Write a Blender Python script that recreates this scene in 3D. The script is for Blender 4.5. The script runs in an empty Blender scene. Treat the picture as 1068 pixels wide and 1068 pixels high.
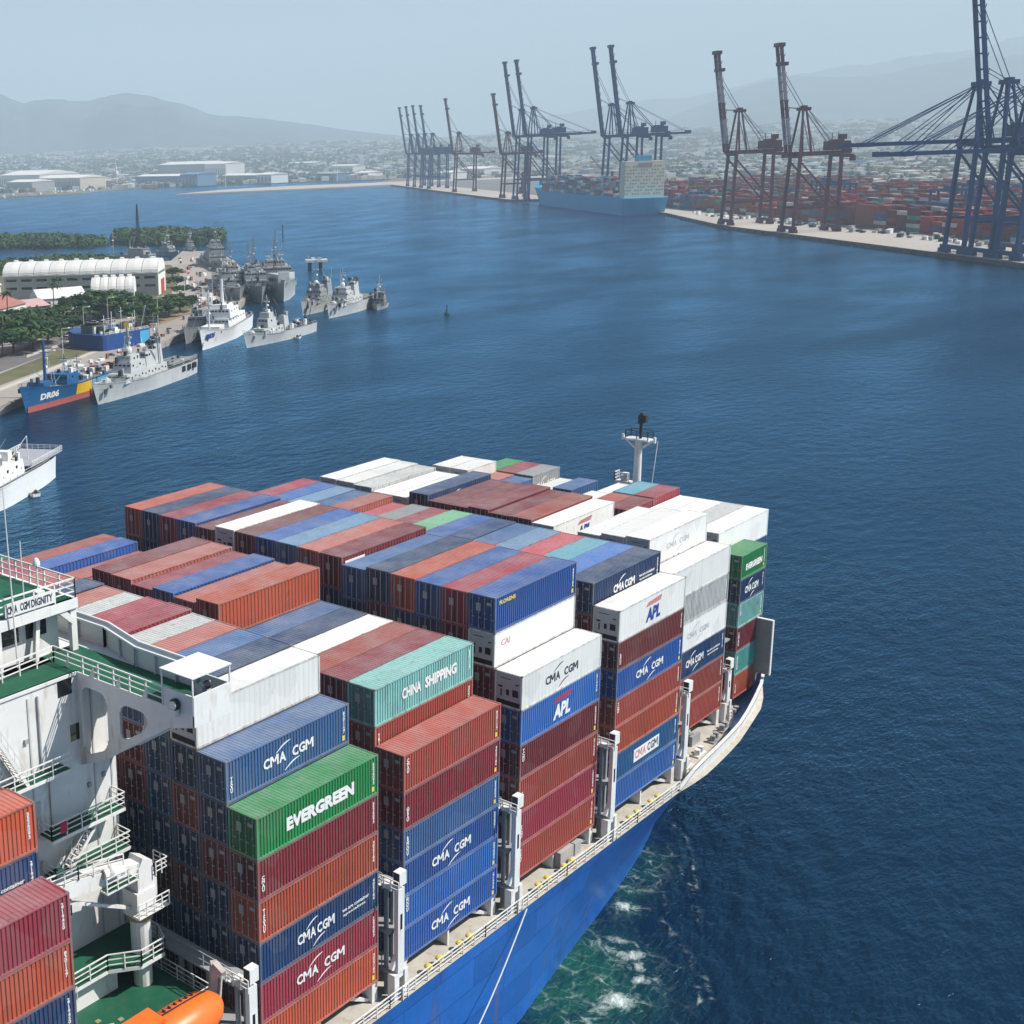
import bpy, math, random
from mathutils import Vector, Matrix
random.seed(7)
R = math.radians
sc = bpy.context.scene
COL = sc.collection

# ------------------------------------------------------------------ camera
ZS = 12.5                                   # height of the container base above the water
F, PITCH, ROLL, YAW = 1378.88873, 0.244244342, -0.0390003422, 0.810887918
CAM = Vector((-53.9625871, -50.7378747, 57.2398216 + ZS))
PX, PY = 183.662757, 506.897623
cyw, syw = math.cos(YAW), math.sin(YAW)
FW = Vector((cyw*math.cos(PITCH), syw*math.cos(PITCH), -math.sin(PITCH)))
RT0 = Vector((syw, -cyw, 0)); UP0 = RT0.cross(FW)
RT = RT0*math.cos(ROLL) + UP0*math.sin(ROLL)
UP = -RT0*math.sin(ROLL) + UP0*math.cos(ROLL)
cd = bpy.data.cameras.new('camera'); cam = bpy.data.objects.new('camera', cd); COL.objects.link(cam)
m = Matrix((RT, UP, -FW)).transposed().to_4x4(); m.translation = CAM
cam.matrix_world = m
cd.sensor_width = 36; cd.lens = 36*F/1068
cd.shift_x = (534-PX)/1068; cd.shift_y = -(534-PY)/1068
cd.clip_start = 1; cd.clip_end = 60000
sc.camera = cam
sc.render.resolution_x = sc.render.resolution_y = 1024

def ray(x, y): return FW + RT*((x-PX)/F) - UP*((y-PY)/F)
def at(x, y, z=2.5):                        # photo pixel -> point on the level plane z
    d = ray(x, y); return CAM + d*((z-CAM.z)/d.z)
def pxh(p, y):                              # height of photo row y above ground point p
    lo, hi = -50, 3000
    for _ in range(50):
        mz = (lo+hi)/2; d = Vector((p[0], p[1], mz)) - CAM
        if PY - F*d.dot(UP)/d.dot(FW) > y: lo = mz
        else: hi = mz
    return mz

# ------------------------------------------------------------------ light and sky
SUN_EL, SUN_AZ = 49, -52.0      # sun stands off the starboard bow
w = bpy.data.worlds.new('World'); sc.world = w; w.use_nodes = True
nt = w.node_tree; bg = nt.nodes['Background']
sky = nt.nodes.new('ShaderNodeTexSky'); sky.sky_type = 'NISHITA'; sky.sun_disc = False
sky.sun_elevation = R(SUN_EL); sky.sun_rotation = R(90 - SUN_AZ)
sky.air_density = 1.0; sky.dust_density = 1.0; sky.ozone_density = 1.0
wtc = nt.nodes.new('ShaderNodeTexCoord'); wmp = nt.nodes.new('ShaderNodeMapping'); wmp.inputs['Scale'].default_value = (1.2, 1.2, 9.0)
wnz = nt.nodes.new('ShaderNodeTexNoise'); wnz.inputs['Scale'].default_value = 2.2; wnz.inputs['Detail'].default_value = 7; wnz.inputs['Roughness'].default_value = 0.6
wmr = nt.nodes.new('ShaderNodeMapRange'); wmr.inputs[1].default_value = 0.45; wmr.inputs[2].default_value = 0.75; wmr.inputs[3].default_value = 0.0; wmr.inputs[4].default_value = 0.55
wmx = nt.nodes.new('ShaderNodeMix'); wmx.data_type = 'RGBA'; wmx.inputs[7].default_value = (8, 8.4, 9, 1)
nt.links.new(wtc.outputs['Generated'], wmp.inputs[0]); nt.links.new(wmp.outputs[0], wnz.inputs['Vector']); nt.links.new(wnz.outputs['Fac'], wmr.inputs[0])
nt.links.new(wmr.outputs[0], wmx.inputs[0]); nt.links.new(sky.outputs[0], wmx.inputs[6])
nt.links.new(wmx.outputs[2], bg.inputs[0]); bg.inputs[1].default_value = 0.055
sl = bpy.data.lights.new('sun', 'SUN'); sl.energy = 5.0; sl.angle = R(0.5); sl.color = (1, 0.955, 0.89)
so = bpy.data.objects.new('sun', sl); COL.objects.link(so)
sdir = Vector((math.cos(R(SUN_AZ))*math.cos(R(SUN_EL)), math.sin(R(SUN_AZ))*math.cos(R(SUN_EL)), math.sin(R(SUN_EL))))
so.rotation_euler = sdir.to_track_quat('Z', 'Y').to_euler(); so.location = (0, 0, 300)
sc.view_settings.view_transform = 'Standard'; sc.view_settings.look = 'None'
sc.view_settings.exposure = 0.55; sc.view_settings.gamma = 1; sc.view_settings.use_curve_mapping = False

# ------------------------------------------------------------------ materials
MATS = {}
def mat(name, col, rough=0.6, metal=0.0, var=0.12, scale=0.8, spec=0.35, bump=0.0, dirt=None, dirtamt=0.0):
    if name in MATS: return MATS[name]
    m = bpy.data.materials.new(name); m.use_nodes = True; n = m.node_tree; b = n.nodes['Principled BSDF']
    b.inputs['Roughness'].default_value = rough; b.inputs['Metallic'].default_value = metal
    b.inputs['Specular IOR Level'].default_value = spec
    tc = n.nodes.new('ShaderNodeTexCoord'); nz = n.nodes.new('ShaderNodeTexNoise')
    nz.inputs['Scale'].default_value = scale; nz.inputs['Detail'].default_value = 6; nz.inputs['Roughness'].default_value = 0.65
    n.links.new(tc.outputs['Object'], nz.inputs['Vector'])
    rp = n.nodes.new('ShaderNodeValToRGB')
    rp.color_ramp.elements[0].position = 0.3; rp.color_ramp.elements[1].position = 0.7
    d = [c*(1-var) for c in col]; l = [min(1, c*(1+var)) for c in col]
    rp.color_ramp.elements[0].color = (*d, 1); rp.color_ramp.elements[1].color = (*l, 1)
    n.links.new(nz.outputs['Fac'], rp.inputs[0]); out = rp.outputs[0]
    if dirt:
        n2 = n.nodes.new('ShaderNodeTexNoise'); n2.inputs['Scale'].default_value = scale*2.3; n2.inputs['Detail'].default_value = 8
        mp = n.nodes.new('ShaderNodeMapping'); mp.inputs['Scale'].default_value = (1, 1, 0.25)
        n.links.new(tc.outputs['Object'], mp.inputs[0]); n.links.new(mp.outputs[0], n2.inputs['Vector'])
        r2 = n.nodes.new('ShaderNodeValToRGB'); r2.color_ramp.elements[0].position = 0.56; r2.color_ramp.elements[1].position = 0.74
        r2.color_ramp.elements[1].color = (dirtamt,)*3 + (1,)
        n.links.new(n2.outputs['Fac'], r2.inputs[0])
        mx = n.nodes.new('ShaderNodeMix'); mx.data_type = 'RGBA'
        n.links.new(r2.outputs[0], mx.inputs[0]); n.links.new(out, mx.inputs[6]); mx.inputs[7].default_value = (*dirt, 1)
        out = mx.outputs[2]
    n.links.new(out, b.inputs['Base Color'])
    if bump:
        bp = n.nodes.new('ShaderNodeBump'); bp.inputs['Strength'].default_value = bump
        n.links.new(nz.outputs['Fac'], bp.inputs['Height']); n.links.new(bp.outputs[0], b.inputs['Normal'])
    MATS[name] = m; return m

def paint(name, fade, rust, rough, dark=1.0, streak=0.6):
    """container paint: the object's own colour, dimmed by dark, chalked, streaked and rusted"""
    m = bpy.data.materials.new(name); m.use_nodes = True; n = m.node_tree; L = n.links; b = n.nodes['Principled BSDF']
    b.inputs['Roughness'].default_value = rough; b.inputs['Specular IOR Level'].default_value = 0.3
    oi = n.nodes.new('ShaderNodeObjectInfo'); tc = n.nodes.new('ShaderNodeTexCoord')
    ad = n.nodes.new('ShaderNodeVectorMath'); ad.operation = 'ADD'
    sv = n.nodes.new('ShaderNodeVectorMath'); sv.operation = 'SCALE'; sv.inputs['Scale'].default_value = 0.37
    L.new(oi.outputs['Location'], sv.inputs[0]); L.new(tc.outputs['Object'], ad.inputs[0]); L.new(sv.outputs[0], ad.inputs[1])
    def noise(scale, det, st):
        mp = n.nodes.new('ShaderNodeMapping'); mp.inputs['Scale'].default_value = st
        nz = n.nodes.new('ShaderNodeTexNoise'); nz.inputs['Scale'].default_value = scale; nz.inputs['Detail'].default_value = det
        nz.inputs['Roughness'].default_value = 0.7
        L.new(ad.outputs[0], mp.inputs[0]); L.new(mp.outputs[0], nz.inputs['Vector']); return nz.outputs['Fac']
    def ramp(f, a, bb, v0, v1):
        r = n.nodes.new('ShaderNodeMapRange'); r.inputs[1].default_value = a; r.inputs[2].default_value = bb
        r.inputs[3].default_value = v0; r.inputs[4].default_value = v1; L.new(f, r.inputs[0]); return r.outputs[0]
    def mix(fac, a, c2):
        x = n.nodes.new('ShaderNodeMix'); x.data_type = 'RGBA'
        if isinstance(fac, float): x.inputs[0].default_value = fac
        else: L.new(fac, x.inputs[0])
        L.new(a, x.inputs[6])
        if isinstance(c2, tuple): x.inputs[7].default_value = (*c2, 1)
        else: L.new(c2, x.inputs[7])
        return x.outputs[2]
    hs = n.nodes.new('ShaderNodeHueSaturation')
    L.new(oi.outputs['Color'], hs.inputs['Color'])
    L.new(ramp(oi.outputs['Random'], 0, 1, 0.82*dark, 1.18*dark), hs.inputs['Value'])
    c = mix(ramp(noise(0.35, 5, (1, 1, 1)), 0.35, 0.75, fade*0.5, fade*1.7), hs.outputs[0], (0.44, 0.47, 0.48))
    c = mix(ramp(noise(2.2, 6, (1, 1, 0.10)), 0.46, 0.78, 0.0, streak), c, (0.16, 0.12, 0.10))
    c = mix(ramp(noise(1.7, 9, (1, 1, 0.4)), 0.62, 0.69, 0.0, rust), c, (0.14, 0.045, 0.02))
    vo = n.nodes.new('ShaderNodeTexVoronoi'); vo.feature = 'F1'; vo.inputs['Scale'].default_value = 0.55; L.new(ad.outputs[0], vo.inputs['Vector'])
    sc_ = n.nodes.new('ShaderNodeSeparateColor'); L.new(vo.outputs['Color'], sc_.inputs[0])
    c = mix(ramp(sc_.outputs[0], 0.84, 0.86, 0.0, 0.06), c, (0.45, 0.42, 0.40)); c = mix(ramp(sc_.outputs[1], 0.8, 0.82, 0.0, 0.08), c, (0.05, 0.04, 0.05))
    L.new(c, b.inputs['Base Color'])
    return m
P_SIDE = paint('container_paint', 0.035, 0.7, 0.5)
P_ROOF = paint('container_roof_paint', 0.26, 0.6, 0.65, 1.0, 0.35)
P_DOOR_SHADE = paint('container_door_shade_paint', 0.02, 0.8, 0.6, 0.5, 0.8)  # rust and grime, plus shade of the aft ends painted into the colour
P_WSIDE = paint('reefer_side_paint', 0.03, 0.3, 0.45, 1.0, 0.14); P_WROOF = paint('reefer_roof_paint', 0.06, 0.3, 0.5, 1.0, 0.14)
P_RAIL = paint('container_frame_paint', 0.20, 0.9, 0.55, 0.95, 1.0)
WHITE = mat('white_paint', (0.78, 0.78, 0.76), 0.4, var=0.06, dirt=(0.33, 0.22, 0.14), dirtamt=0.42)
WHITE2 = mat('white_sheet', (0.74, 0.75, 0.74), 0.5, var=0.04)
STEEL = mat('grey_steel', (0.33, 0.34, 0.35), 0.5, var=0.15)
DARK = mat('dark_steel', (0.03, 0.033, 0.04), 0.6, var=0.2)
BLACK = mat('black_opening', (0.008, 0.008, 0.01), 0.6)
GLASS = mat('dark_glass', (0.012, 0.016, 0.02), 0.08, spec=0.6)
DECKG = mat('green_deck_paint', (0.012, 0.10, 0.055), 0.6, var=0.2, dirt=(0.12, 0.1, 0.07), dirtamt=0.3)
DECKT = mat('pale_deck_paint', (0.50, 0.47, 0.41), 0.7, var=0.15, dirt=(0.3, 0.2, 0.13), dirtamt=0.5)
YEL = mat('yellow_paint', (0.75, 0.58, 0.08), 0.5)
LTR_W = mat('white_lettering', (0.80, 0.80, 0.78), 0.5, var=0.06)
LTR_K = mat('dark_lettering', (0.05, 0.06, 0.09), 0.5)
LTR_B = mat('blue_lettering', (0.03, 0.06, 0.28), 0.5)
LTR_R = mat('red_lettering', (0.55, 0.05, 0.06), 0.5)
LTR_G = mat('grey_lettering', (0.5, 0.52, 0.55), 0.5)
ORANGE = mat('orange_gelcoat', (0.85, 0.16, 0.02), 0.35, var=0.08, spec=0.5)
ROPE = mat('white_rope', (0.7, 0.7, 0.66), 0.7)

def seams(m, bx, bz, rust=0.5):
    """weld seams, buckled plates and rust runs on a ship's side"""
    n = m.node_tree; L = n.links; b = n.nodes['Principled BSDF']; base = b.inputs['Base Color'].links[0].from_socket
    tc = n.nodes.new('ShaderNodeTexCoord'); sx = n.nodes.new('ShaderNodeSeparateXYZ'); cx = n.nodes.new('ShaderNodeCombineXYZ'); L.new(tc.outputs['Object'], sx.inputs[0]); L.new(sx.outputs[0], cx.inputs[0]); L.new(sx.outputs[2], cx.inputs[1])
    br = n.nodes.new('ShaderNodeTexBrick'); br.inputs['Scale'].default_value = 1.0; br.inputs['Brick Width'].default_value = bx; br.inputs['Row Height'].default_value = bz; br.inputs['Mortar Size'].default_value = 0.045
    br.inputs['Color1'].default_value = (0.43, 0.43, 0.43, 1); br.inputs['Color2'].default_value = (0.57, 0.57, 0.57, 1); br.inputs['Mortar'].default_value = (0.27, 0.27, 0.27, 1); L.new(cx.outputs[0], br.inputs['Vector'])
    ov = n.nodes.new('ShaderNodeMix'); ov.data_type = 'RGBA'; ov.blend_type = 'OVERLAY'; ov.inputs[0].default_value = 0.8; L.new(base, ov.inputs[6]); L.new(br.outputs['Color'], ov.inputs[7])
    mp = n.nodes.new('ShaderNodeMapping'); mp.inputs['Scale'].default_value = (1.2, 0.07, 1); L.new(cx.outputs[0], mp.inputs[0]); nz = n.nodes.new('ShaderNodeTexNoise'); nz.inputs['Scale'].default_value = 1.0; nz.inputs['Detail'].default_value = 8; L.new(mp.outputs[0], nz.inputs['Vector'])
    mr = n.nodes.new('ShaderNodeMapRange'); mr.inputs[1].default_value = 0.6; mr.inputs[2].default_value = 0.78; mr.inputs[4].default_value = rust; L.new(nz.outputs['Fac'], mr.inputs[0])
    rs = n.nodes.new('ShaderNodeMix'); rs.data_type = 'RGBA'; rs.inputs[7].default_value = (0.16, 0.10, 0.08, 1); L.new(mr.outputs[0], rs.inputs[0]); L.new(ov.outputs[2], rs.inputs[6]); L.new(rs.outputs[2], b.inputs['Base Color'])
    n2 = n.nodes.new('ShaderNodeTexNoise'); n2.inputs['Scale'].default_value = 0.4; n2.inputs['Detail'].default_value = 3; L.new(tc.outputs['Object'], n2.inputs['Vector'])
    ad = n.nodes.new('ShaderNodeMath'); ad.operation = 'MULTIPLY_ADD'; ad.inputs[1].default_value = 0.25; L.new(br.outputs['Fac'], ad.inputs[0]); L.new(n2.outputs['Fac'], ad.inputs[2])
    bp = n.nodes.new('ShaderNodeBump'); bp.inputs['Strength'].default_value = 0.35; bp.inputs['Distance'].default_value = 0.25; L.new(ad.outputs[0], bp.inputs['Height']); L.new(bp.outputs[0], b.inputs['Normal'])

# ------------------------------------------------------------------ mesh builder
class MB:
    def __init__(s, M=None): s.v = []; s.f = []; s.m = []; s.M = M
    def add(s, vs, fs, mi=0):
        o = len(s.v)
        s.v += [(s.M @ Vector(p))[:] if s.M else tuple(p) for p in vs]
        s.f += [tuple(o+i for i in f) for f in fs]; s.m += [mi]*len(fs); return s
    def box(s, x0, x1, y0, y1, z0, z1, mi=0):
        return s.add([(x0,y0,z0),(x1,y0,z0),(x1,y1,z0),(x0,y1,z0),(x0,y0,z1),(x1,y0,z1),(x1,y1,z1),(x0,y1,z1)],
                     [(0,3,2,1),(4,5,6,7),(0,1,5,4),(1,2,6,5),(2,3,7,6),(3,0,4,7)], mi)
    def beam(s, a, b, w, h=None, mi=0):
        h = h or w; a = Vector(a); b = Vector(b); d = (b-a).normalized()
        u = Vector((0,0,1)) if abs(d.z) < 0.95 else Vector((1,0,0))
        r = d.cross(u).normalized(); u = r.cross(d); r = r*w/2; u = u*h/2
        return s.add([p+q for p in (a, b) for q in (-r-u, r-u, r+u, -r+u)],
                     [(0,3,2,1),(4,5,6,7),(0,1,5,4),(1,2,6,5),(2,3,7,6),(3,0,4,7)], mi)
    def cyl(s, a, b, r0, r1=None, n=10, mi=0):
        r1 = r0 if r1 is None else r1; a = Vector(a); b = Vector(b); d = (b-a).normalized()
        u = Vector((0,0,1)) if abs(d.z) < 0.95 else Vector((1,0,0))
        x = d.cross(u).normalized(); y = d.cross(x)
        vs = [p + (x*math.cos(2*math.pi*i/n) + y*math.sin(2*math.pi*i/n))*rr for p, rr in ((a, r0), (b, r1)) for i in range(n)]
        fs = [(i, (i+1)%n, n+(i+1)%n, n+i) for i in range(n)] + [tuple(range(n-1,-1,-1)), tuple(range(n, 2*n))]
        return s.add(vs, fs, mi)
    def prism(s, pts, a, b, axis='z', mi=0):
        """closed outline pts (2-D) extruded from a to b"""
        def P(p, t): return (p[0], p[1], t) if axis == 'z' else ((p[0], t, p[1]) if axis == 'y' else (t, p[0], p[1]))
        n = len(pts); vs = [P(p, a) for p in pts] + [P(p, b) for p in pts]
        return s.add(vs, [tuple(range(n)), tuple(range(2*n-1, n-1, -1))] + [(i, n+i, n+(i+1)%n, (i+1)%n) for i in range(n)], mi)
    def dome(s, c, rx, ry, rz, n=12, k=6, mi=0, full=False):
        vs = []; fs = []; lo = -math.pi/2 if full else 0
        for j in range(k+1):
            t = lo + (math.pi/2-lo)*j/k
            for i in range(n):
                a = 2*math.pi*i/n; vs.append((c[0]+rx*math.cos(t)*math.cos(a), c[1]+ry*math.cos(t)*math.sin(a), c[2]+rz*math.sin(t)))
        for j in range(k):
            for i in range(n): fs.append((j*n+i, j*n+(i+1)%n, (j+1)*n+(i+1)%n, (j+1)*n+i))
        return s.add(vs, fs, mi)
    def rail(s, pts, h=1.05, step=1.5, r=0.045, levels=3):
        """handrail with stanchions along a polyline"""
        for a, b in zip(pts, pts[1:]):
            a = Vector(a); b = Vector(b); L_ = (b-a).length; k = max(1, round(L_/step))
            for q in range(levels):
                z = Vector((0,0,h*(q+1)/levels)); s.beam(a+z, b+z, r*2 if q == levels-1 else r*1.5)
            for i in range(k+1):
                p = a + (b-a)*i/k; s.beam(p, p+Vector((0,0,h)), r*2)
        return s
    def each(s, name, mats, parent):
        """every box of the builder as an object of its own"""
        n = len(s.v)//8
        for i in range(n):
            q = MB(); q.v = s.v[8*i:8*i+8]; q.f = [tuple(k-8*i for k in f) for f in s.f[6*i:6*i+6]]; q.m = s.m[6*i:6*i+6]; q.build(name, mats, parent)
    def mesh(s, name, smooth=False):
        me = bpy.data.meshes.new(name); me.from_pydata(s.v, [], s.f); me.polygons.foreach_set('material_index', s.m)
        if smooth: me.polygons.foreach_set('use_smooth', [True]*len(s.f))
        me.update(); return me
    def build(s, name, mats, parent=None, smooth=False, **k):
        me = s.mesh(name, smooth)
        for q in (mats if isinstance(mats, (list, tuple)) else [mats]): me.materials.append(q)
        return obj(name, me, parent, **k)

def obj(name, data, parent=None, label=None, cat=None, group=None, kind=None, loc=None, rz=0, color=None):
    o = bpy.data.objects.new(name, data); COL.objects.link(o)
    if parent is not None: o.parent = parent
    if loc is not None: o.location = loc
    if rz: o.rotation_euler = (0, 0, rz)
    if color is not None: o.color = (*color, 1)
    if label: o['label'] = label
    if cat: o['category'] = cat
    if group: o['group'] = group
    if kind: o['kind'] = kind
    return o
def thing(name, label, cat, group=None, loc=(0,0,0), rz=0):
    return obj(name, None, None, label, cat, group, loc=loc, rz=rz)
def copy_tree(o, parent=None):
    c = o.copy(); COL.objects.link(c)
    if parent is not None: c.parent = parent
    for ch in o.children: copy_tree(ch, c)
    return c

TXT = {}
def text_mesh(s, bold=0.02, vertical=False):
    k = (s, bold, vertical)
    if k in TXT: return TXT[k]
    cu = bpy.data.curves.new('t', 'FONT'); cu.body = '\n'.join(s) if vertical else s
    cu.offset = bold; cu.align_x = 'CENTER' if vertical else 'LEFT'; cu.space_line = 0.78
    cu.resolution_u = 2; cu.extrude = 0.0
    o = bpy.data.objects.new('t', cu); COL.objects.link(o)
    dg = bpy.context.evaluated_depsgraph_get()
    me = bpy.data.meshes.new_from_object(o.evaluated_get(dg)); bpy.data.objects.remove(o); bpy.data.curves.remove(cu)
    xs = [v.co.x for v in me.vertices]; ys = [v.co.y for v in me.vertices]
    TXT[k] = ([(v.co.x-min(xs), v.co.y-min(ys)) for v in me.vertices], [tuple(p.vertices) for p in me.polygons], max(xs)-min(xs), max(ys)-min(ys))
    bpy.data.meshes.remove(me); return TXT[k]
def letters(mb, s, x, y, z, wd, ht, mi=0, bold=0.02, vertical=False, slant=0.0):
    """writing in a plane y = const that faces -y, lower left corner at x, z"""
    vs, fs, W_, H_ = text_mesh(s, bold, vertical)
    mb.add([(x+p[0]/W_*wd+slant*p[1]/H_*ht, y, z+p[1]/H_*ht) for p in vs], fs, mi); return mb

def big_m(mb, x, y, z, wd, ht, mi=0):
    """a wide bold M that stays legible from far away"""
    t = wd*0.2
    mb.add([(x,y,z),(x+t,y,z),(x+t,y,z+ht),(x,y,z+ht)], [(0,1,2,3)], mi); mb.add([(x+wd-t,y,z),(x+wd,y,z),(x+wd,y,z+ht),(x+wd-t,y,z+ht)], [(0,1,2,3)], mi)
    c = x+wd/2; zb = z+ht*0.30
    mb.add([(x+t*.3,y-.001,z+ht),(x+t*1.35,y-.001,z+ht),(c+t*.5,y-.001,zb),(c-t*.5,y-.001,zb)], [(3,2,1,0)], mi); mb.add([(x+wd-t*.3,y-.001,z+ht),(x+wd-t*1.35,y-.001,z+ht),(c-t*.5,y-.001,zb),(c+t*.5,y-.001,zb)], [(2,3,0,1)], mi)
def brand_line(mb, x, y, z, wd, ht, gap=0.09, mi=0, mi2=None):
    """the carrier's six letters as they are painted on its boxes"""
    mi2 = mi if mi2 is None else mi2; u = wd/(6.6+gap*10)
    cur = x
    for ch, f, k in (('C',1.0,mi),('M',1.35,mi),('A',1.1,mi),(' ',gap*10,mi),('C',1.0,mi2),('G',1.05,mi2),('M',1.35,mi2)):
        w_ = u*f*0.93
        if ch == 'M': big_m(mb, cur, y, z, w_, ht, k)
        elif ch != ' ': letters(mb, ch, cur, y, z, w_, ht, k, bold=0.035)
        cur += u*f

# ------------------------------------------------------------------ the container ship
PB, W = 15.0868555, 2.52415531              # bay pitch and row pitch
CL = 9*W                                    # centre line of the ship
ship = thing('container_ship', 'huge blue-hulled container ship seen from above, sailing away with loaded deck', 'container ship', loc=(0, 0, ZS))

HULLB = mat('blue_hull_paint', (0.015, 0.115, 0.42), 0.38, var=0.10, scale=0.25, spec=0.45, dirt=(0.03, 0.06, 0.2), dirtamt=0.5)
seams(HULLB, 9.0, 2.6, 0.6)
def lerp(tab, u):
    for a, b in zip(tab, tab[1:]):
        if u <= b[0]: t = (u-a[0])/(b[0]-a[0]); t = max(0, t); return tuple(p+(q-p)*t for p, q in zip(a[1:], b[1:]))
    return tab[-1][1:]
DK = [(-120,-1.25,-1.6),(52,-1.25,-1.6),(56,-1.3,-1.5),(58.5,-1.5,-0.3),(61,-1.55,0.15),(66,-1.2,0.2),(70,-0.75,0.25),(74.4,0.05,0.35),(79,0.95,1.2),(83.3,2.4,1.9),(88,4.8,2.2),(93,8.6,2.4),(98,13.5,2.6),(101.5,18.2,2.7),(103,22.6,2.8)]
WL = [(-120,-1.2),(15,-1.2),(30,-0.7),(39,0.9),(46,2.0),(54,3.3),(62,5.0),(70,7.4),(79,11.0),(86,15.5),(91,19.5),(93.5,22.5)]
us = [-110,-80,-50,-30,-10,5,15,22,30,36,42,48,53,56,58.5,61,64,67,70,73,76,79,82,85,88,90.5,93,95.5,98,100,101.5,102.4,103]
hb = MB(); NV = 10
for side in (1, -1):
    rings = []
    for u in us:
        dv, dz = lerp(DK, u); wv = lerp(WL, min(u, 93.5))[0] if u < 93.5 else 22.6
        if u > 93.5: wv = 22.65
        stem = max(0.0, u-93.5)
        ring = []
        for k in range(NV+1):
            t = k/NV; z = -17 + (dz+17)*t; tt = max(0, (z+12.5)/(dz+12.5))
            v = wv + (dv-wv)*(tt**1.35); uu = u
            if stem: uu = u; z = max(z, -17+ (stem/9.5)**0.8*15*(1-t) + 17*0) if t < 1 else z
            v = min(v, 22.7)
            ring.append((uu, v if side == 1 else 2*CL-v, z))
        rings.append(ring)
    vs = [p for r in rings for p in r]; n = NV+1
    fs = []
    for i in range(len(rings)-1):
        for k in range(NV):
            q = (i*n+k, (i+1)*n+k, (i+1)*n+k+1, i*n+k+1); fs.append(q if side == 1 else q[::-1])
    hb.add(vs, fs)
hb.build('hull', HULLB, ship, smooth=True)
# deck plate, bulwark with its white inner face and capping
deck = [(u, lerp(DK, u)[0]) for u in us if u < 102.5]
dm = MB(); dp = [(u, v+0.05) for u, v in deck] + [(u, 2*CL-v-0.05) for u, v in reversed(deck)]
dm.add([(u, v, -1.62) for u, v in dp], [tuple(range(len(dp)))])
dm.build('deck', DECKT, ship)
bw = MB()
bu = [u for u in us if 56 <= u <= 103]
for side in (1, -1):
    prev = None
    for u in bu:
        v, z = lerp(DK, u); inn = 0.35 if u < 98 else 0.6
        a = Vector((u, v+0.02, z)); b = Vector((u-0.12*(u > 85), v+inn, z)); c = Vector((u-0.12*(u > 85), v+inn+0.25, -1.6))
        if side == -1: a.y, b.y, c.y = (2*CL-q.y for q in (a, b, c))
        o = [a+Vector((0,0,0.05)), b+Vector((0,0,0.05)), c]
        if prev:
            q = prev+o; F_ = [(0,3,4,1), (1,4,5,2)]; bw.add(q, F_ if side == -1 else [f[::-1] for f in F_])
        prev = o
bw.build('bulwark', WHITE, ship)
# coaming / hatch cover block the stacks stand on
hm = MB()
for b_ in range(-1, 6):
    i0 = 0.4 if b_ < 4 else (1+1.5*(b_-3)); hm.box(b_*PB+0.2, b_*PB+12.0, i0*W+1.5, (18-i0)*W-1.5, -1.6, -0.06)
hm.build('hatch_cover', mat('hatch_paint', (0.30, 0.27, 0.24), 0.7, var=0.25, dirt=(0.12,0.06,0.04), dirtamt=0.5), ship)
for b_ in range(-1, 5):
    vv = 0.15 if b_ < 4 else W+0.15; pm_ = MB()
    for uu in (0.0, 11.6):
        pm_.box(b_*PB+uu, b_*PB+uu+0.6, vv, vv+0.9, -1.6, -0.05)
    pm_.beam((b_*PB+0.3, vv+0.4, -1.5), (b_*PB+3.2, vv+1.4, -0.4), 0.25)
    pm_.beam((b_*PB+11.7, vv+0.4, -1.5), (b_*PB+8.9, vv+1.4, -0.4), 0.25)
    pm_.box(b_*PB+6.0, b_*PB+6.2, vv+0.2, vv+1.2, -1.6, -0.3)
    pm_.each('container_pedestal', WHITE, ship)
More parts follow.
